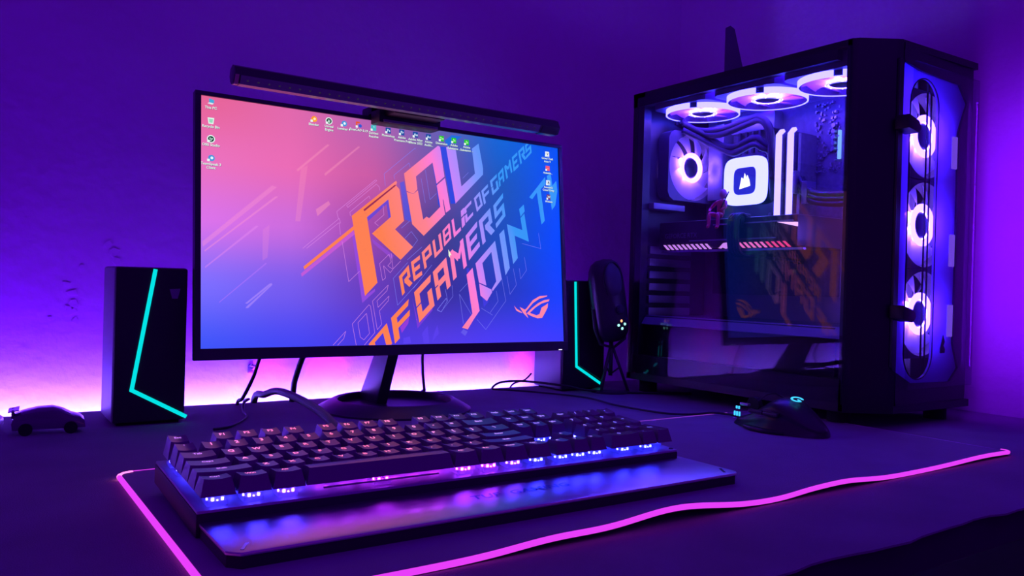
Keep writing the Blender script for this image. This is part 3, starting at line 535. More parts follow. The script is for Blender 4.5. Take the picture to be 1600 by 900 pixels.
obj('clamp', MB().box(444, 535, 962, 989.5, 378.5, 404, 3).box(444, 535, 962, 1018, 392.5, 404, 3).box(452, 526, 934, 966, 387, 403, 3).box(448, 530, 1006, 1020, 330, 398, 4), M['black'], bar, smooth=30)
obj('clamp_lip', MB().box(450, 530, 960.8, 962.5, 379.5, 383, .5), mat('grey_clamp_lip', (.3, .3, .32), .5, bump=.2), bar)

# ------------------------------------------------------------------ keyboard
U = 19.05
kb = thing('mechanical_keyboard', 'full-size black mechanical keyboard with glowing keys, in front of the monitor', 'keyboard', (132.1, 543.4, 22), (R(3.07), 0, 0))
def kp(name, mb, m, parent=kb, smooth=None): return obj(name, mb, m, parent, smooth=smooth, world=False)
kp('housing', MB().prism([(-3, -4), (432, -4), (432, 129), (-3, 129)], -17.5, -2, 'z', 1.2), M['kbody'], smooth=30)
kp('top_plate', MB().box(-2.5, 431.5, -3.5, 128, -2.2, 0, .8), M['plate'], smooth=30)
for x in (8, 405): kp('foot', MB().box(x, x + 16, 112, 122, -24.3, -17), M['rubber'])
kp('screw', MB().lathe([(2.2, 0), (2.2, .6), (.01, .8)], 12, (428, 1, 0)), M['black'])
rows = []
def K(x, y, w_=1, h_=1, t=''): rows.append((x, y, w_, h_, t))
for i, t in enumerate(['Esc']): K(0, 5.25, t=t)
for i in range(4): K(1.75 + i, 5.25, t='F%d' % (i + 1)); K(6.25 + i, 5.25, t='F%d' % (i + 5)); K(11 + i, 5.25, t='F%d' % (i + 9))
for i, t in enumerate(['PrtSc', 'ScrLk', 'Pause']): K(15.25 + i, 5.25, t=t)
for i, t in enumerate('` 1 2 3 4 5 6 7 8 9 0 - ='.split()): K(i, 4, t=t)
K(13, 4, 2, t='Back')
for i, t in enumerate(['Ins', 'Home', 'PgUp']): K(15.25 + i, 4, t=t)
for i, t in enumerate(['Num', '/', '*', '-']): K(18.5 + i, 4, t=t)
K(0, 3, 1.5, t='Tab')
for i, t in enumerate('Q W E R T Y U I O P [ ]'.split()): K(1.5 + i, 3, t=t)
K(13.5, 3, 1.5, t='\\')
for i, t in enumerate(['Del', 'End', 'PgDn']): K(15.25 + i, 3, t=t)
for i, t in enumerate('7 8 9'.split()): K(18.5 + i, 3, t=t)
K(21.5, 2, 1, 2, '+')
K(0, 2, 1.75, t='Caps')
for i, t in enumerate("A S D F G H J K L ; '".split()): K(1.75 + i, 2, t=t)
K(12.75, 2, 2.25, t='Enter')
for i, t in enumerate('4 5 6'.split()): K(18.5 + i, 2, t=t)
K(0, 1, 2.25, t='Shift')
for i, t in enumerate('Z X C V B N M , . /'.split()): K(2.25 + i, 1, t=t)
K(12.25, 1, 2.75, t='Shift'); K(16.25, 1, t='^')
for i, t in enumerate('1 2 3'.split()): K(18.5 + i, 1, t=t)
K(21.5, 0, 1, 2, 'Ent')
for x, t in ((0, 'Ctrl'), (1.25, 'Win'), (2.5, 'Alt')): K(x, 0, 1.25, t=t)
K(3.75, 0, 6.25, t='')
for x, t in ((10, 'Alt'), (11.25, 'Fn'), (12.5, 'Menu'), (13.75, 'Ctrl')): K(x, 0, 1.25, t=t)
for i, t in enumerate(['<', 'v', '>']): K(15.25 + i, 0, t=t)
K(18.5, 0, 2, t='0'); K(20.5, 0, t='.')
ROWP = {5.25: (21.0, 9), 4: (20.2, 8), 3: (18.8, 4), 2: (17.8, 0), 1: (17.6, -3), 0: (17.8, -5)}
def capmesh(w_, h_, y):
    top, tl_ = ROWP[y]
    W, D = w_ * U - .9, h_ * U - .9; b0 = 7.2
    tw, td = W - 5.2, D - 5.6
    vs = []; oy = 1.0
    n = 6
    def z_(u, v): return top + math.tan(R(tl_)) * v * td - .9 * (1 - (2 * u) ** 2) if w_ < 3 else top + math.tan(R(tl_)) * v * td + .4 * (1 - (2 * v) ** 2)
    grid_ = []
    for j in range(4):
        for i in range(n + 1):
            u = i / n - .5; v = j / 3 - .5; grid_.append((u * tw, v * td + oy, z_(u, v)))
    fs = [(j * (n + 1) + i, j * (n + 1) + i + 1, (j + 1) * (n + 1) + i + 1, (j + 1) * (n + 1) + i) for j in range(3) for i in range(n)]
    loop = [i for i in range(n + 1)] + [(n + 1) * j + n for j in range(1, 4)] + [3 * (n + 1) + i for i in range(n - 1, -1, -1)] + [(n + 1) * j for j in range(2, 0, -1)]
    base = []
    for k in loop:
        x, yy, _ = grid_[k]; base.append((x / tw * W, (yy - oy) / td * D, b0))
    k0 = len(grid_); L = len(loop); fs += [(loop[i], loop[(i + 1) % L], k0 + (i + 1) % L, k0 + i) for i in range(L)]
    fs.append(tuple(range(k0, k0 + L)))
    return MB().add(grid_ + base, fs)
LEDC = [(0.0, (0.035, 0.03, 1.0)), (3.6, (0.06, 0.03, 1.0)), (5.5, (0.35, 0.015, 0.8)), (10.2, (0.40, 0.02, 0.8)), (11.9, (0.16, 0.02, 1.0)), (14, (0.03, 0.03, 1.0)), (22.5, (0.02, 0.025, 1.0))]
def ledcol(u):
    for (a, ca_), (b_, cb_) in zip(LEDC[:-1], LEDC[1:]):
        if u <= b_: t = (u - a) / (b_ - a); return tuple(ca_[k] * (1 - t) + cb_[k] * t for k in range(3))
    return LEDC[-1][1]
ledm = [emis('switch_light_%d' % i, ledcol(i * 1.5 + .75), 62.0) for i in range(15)]
def legcol(u):
    st = [(0, (150, 110, 255)), (2, (255, 125, 215)), (6, (255, 105, 165)), (10, (255, 130, 190)), (14, (190, 140, 255)), (22.5, (110, 100, 255))]
    for (a, ca_), (b_, cb_) in zip(st[:-1], st[1:]):
        if u <= b_: t = (u - a) / (b_ - a); return lin([ca_[k] * (1 - t) + cb_[k] * t for k in range(3)])
    return lin(st[-1][1])
legm = [emis('legend_glow_%d' % i, legcol(i * 1.5 + .75), 1.7) for i in range(15)]
caps = {}; sw0 = led0 = None
swm = MB().box(-7, 7, -7, 7, 0, 3.2, .8).box(-5.5, 5.5, -5.5, 5.5, 3.2, 6.4, 1.0)
for x, y, w_, h_, t in rows:
    cx, cy = (x + w_ / 2) * U, (y + h_ / 2) * U
    key = (w_, h_, y)
    if key not in caps:
        o = kp('key', capmesh(*key), M['keycap'], smooth=35); caps[key] = o
    else: o = inst(caps[key], kb)
    o.location = Vector((cx, cy, 0)) * S
    gi = min(14, int((x + w_ / 2) / 1.5))
    if t:
        top, tl_ = ROWP[y]
        v, f = text2d(t, 6.0 if len(t) < 2 else 5.2 if len(t) < 3 else 4.0, bold=.02)
        zz = lambda yy: top + math.tan(R(tl_)) * (yy - 1) + .15 - .75
        lo = obj('legend', MB().add([(a, b_ + 3.2, zz(b_ + 3.2)) for a, b_ in v], f), legm[gi], o, world=False)
    if sw0 is None:
        sw0 = kp('switch', swm, M['swbox']); s_ = sw0
        led0 = kp('light_diode', MB().box(-3.8, -2.2, -6.4, -5.0, 3.3, 5.2).box(2.6, 4.0, -6.4, -5.0, 3.3, 5.2).box(-6.4, -5.4, -3, -1.8, 3.3, 4.6).box(-.5, .5, -6.6, -5.6, 3.3, 4.0), ledm[0], s_); l_ = led0
    else:
        s_ = inst(sw0, kb); l_ = inst(led0, s_)
    s_.location = Vector((cx, cy, 0.1)) * S
    if l_.data.materials[0] != ledm[gi]:
        nmz = 'led_%d' % gi
        me = bpy.data.meshes.get(nmz)
        if me is None: me = led0.data.copy(); me.name = nmz; me.materials[0] = ledm[gi]
        l_.data = me
kp('stabilizer_wire', MB().tube([(85, 3.2, 3.5), (178, 3.2, 3.5)], .8, 6), M['metal'])

# wrist rest
rest = thing('wrist_rest', 'grey metallic wrist rest with printed gaming lettering, in front of the keyboard', 'wrist rest', (351, 508, 4))
rp = [(131, 478), (138, 470.5), (566, 470.5), (571, 476), (571, 545), (131, 545)]
obj('top_plate', MB().prism(rp, 11.5, 14, 'z', .8), M['rest'], rest, smooth=30)
obj('base', MB().prism([(132, 479), (139, 471.5), (565, 471.5), (570, 477), (570, 544), (132, 544)], 4, 11.5), M['matte'], rest)
v, f = text2d('TUF  GAMING', 13, bold=.02)
obj('printed_lettering', MB().add([(363 + x * 1.12 + y_ * .25, 508 + y_ * 1.05, 14.25) for x, y_ in v], f), mat('pale_blue_print', (0.12, 0.45, 0.65), .3, .5, bump=.02), rest)  # blue colour stands in for the cyan reflection on the letters
obj('corner_mark', MB().prism([(139, 476), (141, 475), (147, 486), (145, 487)], 14, 14.3), M['metal'], rest)
obj('corner_mark', MB().prism([(556, 477), (558, 476), (566, 488), (564, 489)], 14, 14.3), M['black'], rest)

# ------------------------------------------------------------------ mouse
ms = thing('gaming_mouse', 'black gaming mouse with small cyan lights, beside the tower case', 'mouse', (843, 634, 4.2), (0, 0, R(-4)))
def mouse_shell(nl=30, na=28):
    vs = []; fs = []
    for i in range(nl + 1):
        t = i / nl; y = -66 + 132 * t
        s_ = math.sin(math.pi * min(max(t, .0), 1)) ** .42 if t < .5 else math.sin(math.pi * t) ** .32
        wl = (37 + 5 * math.exp(-((t - .42) / .2) ** 2)) * max(s_, .10); wr = 33 * max(s_, .10)
        h = (12 + 29 * math.exp(-((t - .40) / .30) ** 2)) * max(math.sin(math.pi * (t * .94 + .03)), .0) ** .30
        for k in range(na + 1):
            a = math.pi * k / na; c_ = math.cos(a); x = c_ * (wr if c_ > 0 else wl)
            z = h * math.sin(a) ** .75 if 0 < k < na else 0
            if c_ < 0: x *= 1 - .22 * math.exp(-((z / max(h, 1) - .45) / .25) ** 2)
            vs.append((x, y, z))
    for i in range(nl):
        for k in range(na): a = i * (na + 1) + k; fs.append((a, a + 1, a + na + 2, a + na + 1))
    fs.append(tuple(range(na, -1, -1))); fs.append(tuple(nl * (na + 1) + k for k in range(na + 1)))
    for i in range(nl): a = i * (na + 1); fs.append((a, a + na + 1, a + na + 1 + na, a + na))
    return MB().add(vs, fs)
mp = lambda n_, mb, m, smooth=None: obj(n_, mb, m, ms, smooth=smooth, world=False)
mp('shell', mouse_shell(), M['mouse'], 50)
mp('scroll_wheel', MB().tube([(-3.5, 44, 24), (3.5, 44, 24)], 10, 20), M['rubber'], 30)
mp('button_seam', MB().tube([(-27, 14, 33.5), (-8, 17, 41), (0, 18, 41.6), (8, 17, 41), (24, 14, 33)], .8, 6), M['matte'])
mp('side_button', MB().box(-33.5, -28, 2, 24, 19, 24, 1.5), M['satin'], 30)
mp('side_button', MB().box(-34.5, -29, -22, 0, 19, 24, 1.5), M['satin'], 30)
mp('thumb_rest', MB().prism([(-36, -34), (-47, -12), (-47, 8), (-40, 26), (-34, 26)], 0.5, 5, 'z', 1.5), M['satin'], 30)
mp('speed_button', MB().box(-27, -22, 30, 44, 25, 28.5, 1), M['metal'], 30)
for i in range(3): mp('indicator_light', MB().box(-32.6, -31.4, 38 + i * 4, 40 + i * 4, 12, 17.5), M['logo_c'])
for i in range(2): mp('indicator_light', MB().box(-30.4, -29.2, 41 + i * 4, 43 + i * 4, 20.5, 24), M['logo_c'])
def gshape(r0, r1, z):
    pts = []; n = 22
    for i in range(n + 1): a = R(50 + 290 * i / n); pts.append((r1 * math.cos(a), r1 * math.sin(a)))
    pts += [(r1, -.6), (.5, -.6), (.5, 1.1), (r0 * .9, 1.1)]
    for i in range(n, -1, -1): a = R(50 + 285 * i / n); pts.append((r0 * math.cos(a), r0 * math.sin(a)))
    return pts
gl = MB().prism(gshape(5.0, 7.6, 0), 0, .5).xf(Matrix.Translation((-4, -26, 40.2)) @ Matrix.Rotation(R(14), 4, 'X') @ Matrix.Rotation(R(-8), 4, 'Y') @ Matrix.Rotation(R(-90), 4, 'Z'))
mp('palm_emblem', gl, M['logo_c'])
tag(obj('mouse_cable', MB().tube(spline([(848, 697, 9), (856, 730, 7.5), (850, 752, 6.6), (826, 772, 3.2), (800, 800, 3.2), (790, 880, 3.2), (800, 960, 3.2), (760, 1050, 3.2), (720, 1100, 3.2)]), 1.5, 8), M['cable']), 'thin dark cable running from the gaming mouse to the desk rear', 'cable')

# ------------------------------------------------------------------ speakers
def speaker(x0, y0, wd, dp, ht, line, label):
    t = thing('desktop_speaker', label, 'speaker', (x0 + wd / 2, y0 + dp / 2, 0), group=None)
    obj('cabinet', MB().box(x0, x0 + wd, y0 + 4, y0 + dp, 3, ht, 4, 3), M['cab'], t, smooth=30)
    obj('front_grille', MB().box(x0 + 1, x0 + wd - 1, y0, y0 + 6, 4, ht - 1, 2, 2), M['matte'], t, smooth=30)
    obj('foot', MB().box(x0 + 6, x0 + wd - 6, y0 + 8, y0 + dp - 8, 0, 3.2), M['rubber'], t)
    mb = MB(); hw = 2.2
    for (a, b_) in zip(line[:-1], line[1:]):
        d = Vector((b_[0] - a[0], 0, b_[1] - a[1])).normalized(); n_ = Vector((-d.z, 0, d.x)) * hw
        A = Vector((a[0], 0, a[1])) - d * hw * .6; B = Vector((b_[0], 0, b_[1])) + d * hw * .6
        mb.prism([((A + n_).x, (A + n_).z), ((A - n_).x, (A - n_).z), ((B - n_).x, (B - n_).z), ((B + n_).x, (B + n_).z)], y0 - .8, y0 + 1, 'y')
    obj('light_line', mb, M['cyan'], t)
    return t
spl = speaker(146, 1004, 79, 84, 182, [(188, 178.5), (166, 41), (225, 7.5)], 'black speaker with a bent cyan light line, beside the toy cars')
spr = speaker(820, 1045, 85, 80, 184, [(842, 180), (849, 41), (913 - 10, 10)], 'black speaker with a cyan light line, behind the microphone')
o = obj('brand_mark', MB().prism([(204, 157), (216, 158), (213, 146), (207, 146)], 1003.2, 1004.5, 'y'), M['dim_text'], spl)
obj('raised_panel', MB().prism([(845.2, 182), (852.2, 43.5), (905, 14.5), (904, 182)], 1040.5, 1046, 'y', .8), M['matte'], spr, smooth=30)  # ridge added to keep the cyan line out of the side glass
for z in (159, 149, 139): obj('indicator_light', MB().lathe([(1.3, 0), (1.3, .8), (.01, 1)], 10).xf(Matrix.Translation((872 + (159 - z) * .15, 1040.5, z)) @ Matrix.Rotation(R(90), 4, 'X')), M['led_bl'], spr)

# ------------------------------------------------------------------ microphone
mic = thing('desk_microphone', 'dark capsule microphone with four indicator lights on a tripod, beside the tower glass', 'microphone', (895, 1012, 0))
TMic = Matrix.Translation((886, 1012, 152)) @ Matrix.Rotation(R(-9), 4, 'Y') @ Matrix.Rotation(R(-3), 4, 'X') @ Matrix.Scale(1.04, 4)
def mc(name, mb, m, smooth=None): mb.xf(TMic); return obj(name, mb, m, mic, smooth=smooth)
pr_ = [(0.01, -66), (14, -65), (23, -60), (28.5, -51), (30, -40), (30.5, 20), (30, 36), (28, 48), (23, 58), (14, 64), (0.01, 66)]
body = MB().lathe(pr_, 40)
for v in body.v: v.y *= .8
mc('body', body, M['satin'], 40)
ov = lambda cx, cz, a, b_, n=28: [(cx + a * math.cos(2 * math.pi * i / n), cz + b_ * math.sin(2 * math.pi * i / n)) for i in range(n)]
gr = MB().lathe([(0.01, 28), (9, 26.5), (15, 23.0), (17, 19.5), (17.6, 16)], 32).xf(Matrix.Rotation(R(90), 4, 'X'))
for v in gr.v: v.z = v.z * 1.7 + 30; v.x += -2
mc('grille', gr, mat('mic_grille_metal', (.12, .12, .14), .4, .6, bump=.8, bscale=2500), True)
grr = MB().tube([(18.4 * math.cos(2 * math.pi * i / 32) - 2, -16.5 - 3 * math.sin(abs(math.pi * .5)) , 31 * math.sin(2 * math.pi * i / 32) + 30) for i in range(32)], 1.2, 6, closed=True)
mc('grille_rim', grr, M['black'], True)
mc('dial', MB().lathe([(7.5, 0), (7.5, 4), (6, 5.5), (.01, 5.5)], 24).xf(Matrix.Translation((0, -23, -15)) @ Matrix.Rotation(R(90), 4, 'X')), M['matte'], 40)
for (dx, dz, m_) in ((0, -33, 'led_or'), (-6.5, -39, 'led_te'), (6.5, -39, 'led_te'), (0, -45, 'led_te')):
    mc('indicator_light', MB().lathe([(2.2, 0), (2.0, 1.2), (.01, 1.5)], 12).xf(Matrix.Translation((dx + 1, -23.2, dz)) @ Matrix.Rotation(R(90), 4, 'X')), M[m_])
mc('yoke', MB().tube([(-32, 2, -10), (-33, 2, -40), (-26, 2, -66), (0, 2, -76), (26, 2, -66), (33, 2, -40), (32, 2, -10)], 2.4, 8), M['stand'], True)
for a in (80, 200, 320):
    ex, ey = 895 + 30 * math.cos(R(a)), 1012 + 30 * math.sin(R(a))
    obj('leg', MB().tube([(895, 1012, 82), (ex, ey, 2.5)], 2.4, 8), M['stand'], mic, smooth=True)
    obj('leg_brace', MB().tube([(895, 1012, 30), ((ex + 895) / 2, (ey + 1012) / 2, 42)], 1.5, 6), M['stand'], mic, smooth=True)
obj('center_post', MB().tube([(895, 1012, 28), (895, 1012, 86)], 3.5, 10), M['stand'], mic, smooth=True)
obj('base_plate', MB().lathe([(32, 0), (32, 3), (30, 4.5), (.01, 4.5)], 40, (895, 1012, 0)), M['stand'], mic, smooth=40)
tag(obj('microphone_cable', MB().tube(spline([(912, 1040, 84), (926, 1046, 92), (934, 1060, 120), (938, 1078, 175), (940, 1095, 195), (944, 1118, 120), (948, 1127, 3)]), 1.4, 8), M['cable'], smooth=True), 'thin black cable looping up from the microphone towards the tower case', 'cable')

# ------------------------------------------------------------------ toy cars
def toy_car(loc, rz, label, spoiler=True):
    t = thing('toy_car', label, 'toy car', loc, (0, 0, rz))
    q = lambda n_, mb, m, sm=None: obj(n_, mb, m, t, smooth=sm, world=False)
    side = [(-33, 6), (-34, 13), (-32, 21), (-23, 24.6), (-10, 27.4), (4, 28), (12, 25.5), (21, 20.4), (30, 17.6), (34, 13.5), (35, 6)]
    mb = MB(); n = len(side)
    for s_, e in ((-1, 0), (1, 0)): pass
    rows_ = []
    for y, k in ((-15.5, .0), (-15, .35), (-11, 1), (11, 1), (15, .35), (15.5, 0)):
        rows_.append([(x, y, z if z < 14 else 13.5 + (z - 13.5) * (.72 + .28 * k if k else .3)) for x, z in side])
    vs = [p for r_ in rows_ for p in r_]; fs = [(j * n + i, j * n + i + 1, (j + 1) * n + i + 1, (j + 1) * n + i) for j in range(5) for i in range(n - 1)]
    fs += [tuple(range(n)), tuple(range(5 * n, 6 * n))[::-1], tuple(j * n for j in range(6)), tuple(j * n + n - 1 for j in range(6))[::-1]]
    q('body', mb.add(vs, fs), M['carpaint'], 35)
    q('windscreen', MB().add([(12.4, -9.5, 25.6), (20.8, -11, 20.8), (20.8, 11, 20.8), (12.4, 9.5, 25.6)], [(0, 1, 2, 3)]), M['carglass'])
    q('side_window', MB().add([(-18, -13.9, 22.6), (-20, -14.7, 18.5), (15, -14.7, 19.0), (8, -13.9, 23.6)], [(0, 1, 2, 3)]), M['carglass'])
    for x in (-21, 21):
        for y in (-15, 15): q('wheel', MB().tube([(x, y - 3, 6.5), (x, y + 3, 6.5)], 6.5, 18), M['rubber'], 30)
    if spoiler:
        q('spoiler', MB().prism([(-37, 24.6), (-27, 26.6), (-27, 27.6), (-37, 25.8)], -15, 15, 'y', .4), M['carpaint'])
        for y in (-10, 10): q('spoiler_post', MB().box(-34, -31.5, y - .8, y + .8, 18, 27), M['carpaint'])
    return t
toy_car((84, 1003, 0), R(-4), 'small dark toy car with a rear spoiler, left of the speaker')
toy_car((8, 1034, 0), R(-10), 'small dark toy car cut by the picture edge, behind the spoilered one', False)

# ------------------------------------------------------------------ cables behind the desk things
def cable(name, pts, r_, label, m='cable'):
    return tag(obj(name, MB().tube(spline(pts), r_, 10), M[m], smooth=True), label, 'cable')
cable('keyboard_cable', [(342, 1134, -60), (342, 1122, 6), (336, 1060, 20), (334, 1000, 32), (322, 890, 37), (305, 780, 39), (291, 700, 34), (289, 676, 22)], 4.6, 'thick braided cable arching from behind the desk to the keyboard', 'braid')
cable('power_cable', [(400, 1020, 100), (398, 1075, 78), (390, 1095, 36), (392, 1110, 12), (392, 1134, -60)], 4.0, 'thick dark cable hanging below the monitor, behind the arching braided one')
cable('signal_cable', [(338, 1020, 100), (334, 1070, 72), (330, 1090, 40), (317, 1092, 12), (316, 1112, 2), (316, 1134, -50)], 2.4, 'dark cable hanging straight below the monitor, nearest the left speaker')
cable('audio_cable', [(580, 1020, 100), (580, 1075, 74), (586, 1090, 40), (592, 1094, 6), (596, 1110, 2.5), (598, 1134, -50)], 2.2, 'thin dark cable hanging below the monitor, just behind the stand neck')
cable('speaker_cable', [(735, 1134, -40), (740, 1128, 3), (780, 1115, 12), (815, 1034, 12), (850, 1020, 5), (905, 985, 2.4), (950, 960, 2.4), (1000, 930, 2.4)], 1.9, 'dark cable lying along the desk in front of the microphone base')
cable('loose_wire', [(330, 1134, -20), (327, 1120, 3), (322, 1080, 12), (310, 1062, 10), (303, 1040, 3), (296, 1003, 2), (262, 946, 2), (240, 935, 2)], 1.6, 'thin loose wire bent over the desk beside the left speaker')
cable('thin_wire', [(768, 1134, -40), (775, 1127, 2), (800, 1123, 12), (816, 1126, 22)], 1.5, 'short thin wire rising beside the right speaker side panel')
tag(obj('wall_hook', MB().tube([(375, 1250, 34), (375, 1243, 34), (377, 1241, 38), (371, 1240, 40)], 2.2, 8).box(369, 379, 1246, 1250, 27, 39, 1), M['metal'], smooth=40), 'tiny metal hook on the wall above the arching braided cable', 'hook')

# ------------------------------------------------------------------ computer tower
pc = thing('computer_tower', 'large black glass-sided computer tower with glowing fans, on the desk', 'computer', (1060, 800, 0))
P_ = lambda n_, mb, m, sm=None, parent=pc: obj(n_, mb, m, parent, smooth=sm)
X0, X1, YF, YR, ZB, ZT = 945, 1180, 578, 1028, 20, 503
P_('corner_pillar', MB().prism([(945, 618), (949, 611), (990, 584), (998, 580), (1004, 584), (1004, 600), (956, 630), (945, 626)], ZB, ZT, 'z', 1), M['steel'], 30)
P_('base_panel', MB().prism([(945, 618), (997, 581), (1180, 576), (1180, YR), (945, YR)], ZB, 30), M['steel'])
P_('rear_panel', MB().box(945, 1180, 1016, YR, ZB, ZT, 2), M['steel'], 30)
P_('right_panel', MB().box(1176, 1180, 600, 1016, 30, 497), M['steel'])
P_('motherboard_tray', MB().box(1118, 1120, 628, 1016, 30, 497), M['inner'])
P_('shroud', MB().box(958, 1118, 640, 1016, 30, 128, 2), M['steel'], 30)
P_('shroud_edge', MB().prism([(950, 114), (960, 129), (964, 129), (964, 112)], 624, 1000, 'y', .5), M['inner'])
for x, y in ((970, 640), (1155, 610), (970, 1000), (1155, 1000)): P_('foot', MB().lathe([(15, 0), (15, 18), (12, 20), (.01, 20)], 20, (x, y, 0)).lathe([(15, 0), (.01, 0)], 20, (x, y, 0)), M['rubber'], 40)
tp = MB().prism([(945, 618), (997, 581), (1180, 576), (1180, 640), (945, 640)], 494, ZT).box(945, 958, 640, YR, 480, ZT).box(1140, 1180, 640, YR, 494, ZT).box(945, 1180, 1000, YR, 494, ZT)
P_('top_panel', tp, M['steel'])
for i in range(15): P_('top_slat', MB().box(958, 1140, 648 + i * 24, 660 + i * 24, 498, ZT), M['steel'])
P_('bottom_rail', MB().box(945, 957, 622, 1016, 30, 62), M['steel'])
P_('rear_rail', MB().box(946, 962, 1002, 1016, 62, 480), M['steel'])
P_('side_glass', MB().box(941.5, 945, 619, 1014, 32, 494), M['glass'])
# interior
mbd = P_('motherboard', MB().box(1112, 1118, 738, 990, 168, 476), M['pcb'])
brk = MB(); rg = random.Random(5)
for i in range(120):
    y, z = rg.uniform(742, 786), rg.uniform(360, 470); a, c_ = rg.uniform(1.2, 4), rg.uniform(1.2, 4); brk.box(1112 - rg.uniform(1, 6), 1112, y, y + a, z, z + c_)
o = P_('surface_parts', brk, M['heatsink'], parent=mbd); o['kind'] = 'stuff'
for i in range(5): P_('capacitor', MB().tube([(1112, 752, 396 + i * 9), (1104, 752, 396 + i * 9)], 3.4, 10), M['metal'], 40, mbd)
P_('board_light', MB().box(1108, 1113, 742, 746, 380, 424), M['bluestrip'], None, mbd)
P_('heat_sink', MB().box(1086, 1112, 952, 986, 330, 462, 3), M['heatsink'], 30, mbd)
P_('heat_sink', MB().box(1090, 1112, 850, 940, 440, 470, 3), M['heatsink'], 30, mbd)
for i in range(5): P_('heat_sink_fin', MB().box(1086, 1091, 860 + i * 14, 864 + i * 14, 404, 440), M['matte'], None, mbd)
P_('socket_plate', MB().box(1108, 1112, 850, 945, 300, 430, 2), mat('blue_lit_board', (.16, .16, .2), .4, .3, bump=.1), 30, mbd)  # blue-grey plate, slightly paler than the motherboard
for y, z in ((958, 322), (838, 310), (862, 300)): P_('standoff_screw', MB().tube([(1112, y, z), (1100, y, z)], 4, 14), M['metal'], 40, mbd)
for i, y in enumerate((819.5, 797.5)):
    st = P_('memory_stick', MB().box(1066, 1112, y - 3, y + 3, 290, 424), M['pcb'])
    P_('light_bar', MB().prism([(1060, 292), (1066, 292), (1066, 421), (1074, 427), (1070, 431), (1060, 421)], y - 4, y + 4, 'y', .6), M['ram'], 30, st)
for y in (808, 786): P_('memory_stick', MB().box(1070, 1112, y - 2.5, y + 2.5, 290, 420), M['pcb'])
# pump block
pb = P_('pump_block', MB().prism([(897 + 42 * math.copysign(abs(math.cos(2 * math.pi * i / 32)) ** .45, math.cos(2 * math.pi * i / 32)), 359 + 40 * math.copysign(abs(math.sin(2 * math.pi * i / 32)) ** .45, math.sin(2 * math.pi * i / 32))) for i in range(32)], 1082, 1112, 'x'), M['satin'], 30)
def sq(cy, cz, a, b_, e=.42, n=40): return [(cy + a * math.copysign(abs(math.cos(2 * math.pi * i / n)) ** e, math.cos(2 * math.pi * i / n)), cz + b_ * math.copysign(abs(math.sin(2 * math.pi * i / n)) ** e, math.sin(2 * math.pi * i / n))) for i in range(n)]
def ringx(oy, iy, lo, hi):
    mb = MB(); n = len(oy)
    vs = [(lo, *p) for p in oy] + [(lo, *p) for p in iy] + [(hi, *p) for p in oy] + [(hi, *p) for p in iy]
    fs = []
    for i in range(n):
        j = (i + 1) % n; fs += [(i, j, n + j, n + i), (2 * n + i, 3 * n + i, 3 * n + j, 2 * n + j), (i, 2 * n + i, 2 * n + j, j), (n + i, n + j, 3 * n + j, 3 * n + i)]
    return mb.add(vs, fs)
P_('light_ring', ringx(sq(897, 357, 43, 40), sq(897, 357, 24, 23), 1076, 1083), M['pump'], None, pb)
P_('display', MB().prism(sq(897, 357, 23.5, 22.5), 1078, 1083, 'x'), M['pumpsq'], None, pb)
# three sails: y decreases to the right in the picture
sail = MB().prism([(907, 345), (903, 363), (899, 360), (895.5, 351)], 1076.6, 1078, 'x').prism([(901, 347.5), (897, 369.5), (893.5, 362), (891, 352)], 1076.6, 1078, 'x').prism([(896, 350), (891.5, 366), (887.5, 358), (885.5, 349)], 1076.6, 1078, 'x').prism([(907.5, 344), (885.5, 348), (886.5, 350.5), (898, 351.5)], 1076.6, 1078, 'x')
P_('sail_emblem', sail, emis('white_emblem_light', (.85, .85, 1), 2.2), None, pb)
for d in (0, 13):
    P_('coolant_tube', MB().tube(spline([(1020, 1000 - d, 462), (1050, 985, 447 + d * .3), (1050, 930, 435 + d * .6), (1050, 872, 444 + d * .5), (1048, 846, 446 + d * .4), (1052, 832 - d * .3, 430), (1066, 830 + d * .4, 384), (1088, 836 + d, 340), (1098, 856, 326)]), 5.4, 10), M['braid'], True)
for d in (0, 11):
    P_('coolant_tube', MB().tube(spline([(1020, 985, 458 - d), (1055, 958, 436 - d), (1056, 930, 418 - d * .6), (1056, 902, 412 - d), (1054, 862, 421 - d), (1058, 848, 414 - d), (1070, 842, 396), (1090, 852, 372 - d), (1096, 872, 360 - d)]), 5.0, 10), M['braid'], True)
# supply cables with comb
for i in range(6):
    dx, dz = (i % 2) * 7, (i // 2) * 7
    P_('supply_cable', MB().tube(spline([(1112, 800, 362 + dz), (1090 - dx, 797, 352 + dz), (1076 - dx, 780, 330 + dz), (1072 - dx, 757, 312 + dz), (1072 - dx, 720, 306 + dz), (1076 - dx, 660, 305 + dz), (1100, 634, 300 + dz)]), 4.2, 8), M['cable'], True)
P_('cable_comb', MB().box(1060, 1084, 764, 774, 308, 344, 2), M['metal'], 30)
P_('cable_comb', MB().box(1062, 1086, 786, 792, 326, 362, 2), M['heatsink'], 30)
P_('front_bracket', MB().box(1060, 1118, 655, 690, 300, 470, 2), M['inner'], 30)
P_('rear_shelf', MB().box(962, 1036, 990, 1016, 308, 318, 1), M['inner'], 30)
for i in range(6): P_('slot_cover', MB().box(975, 1075, 1009, 1016, 128 + i * 21, 141 + i * 21, 1), M['heatsink'], 30)
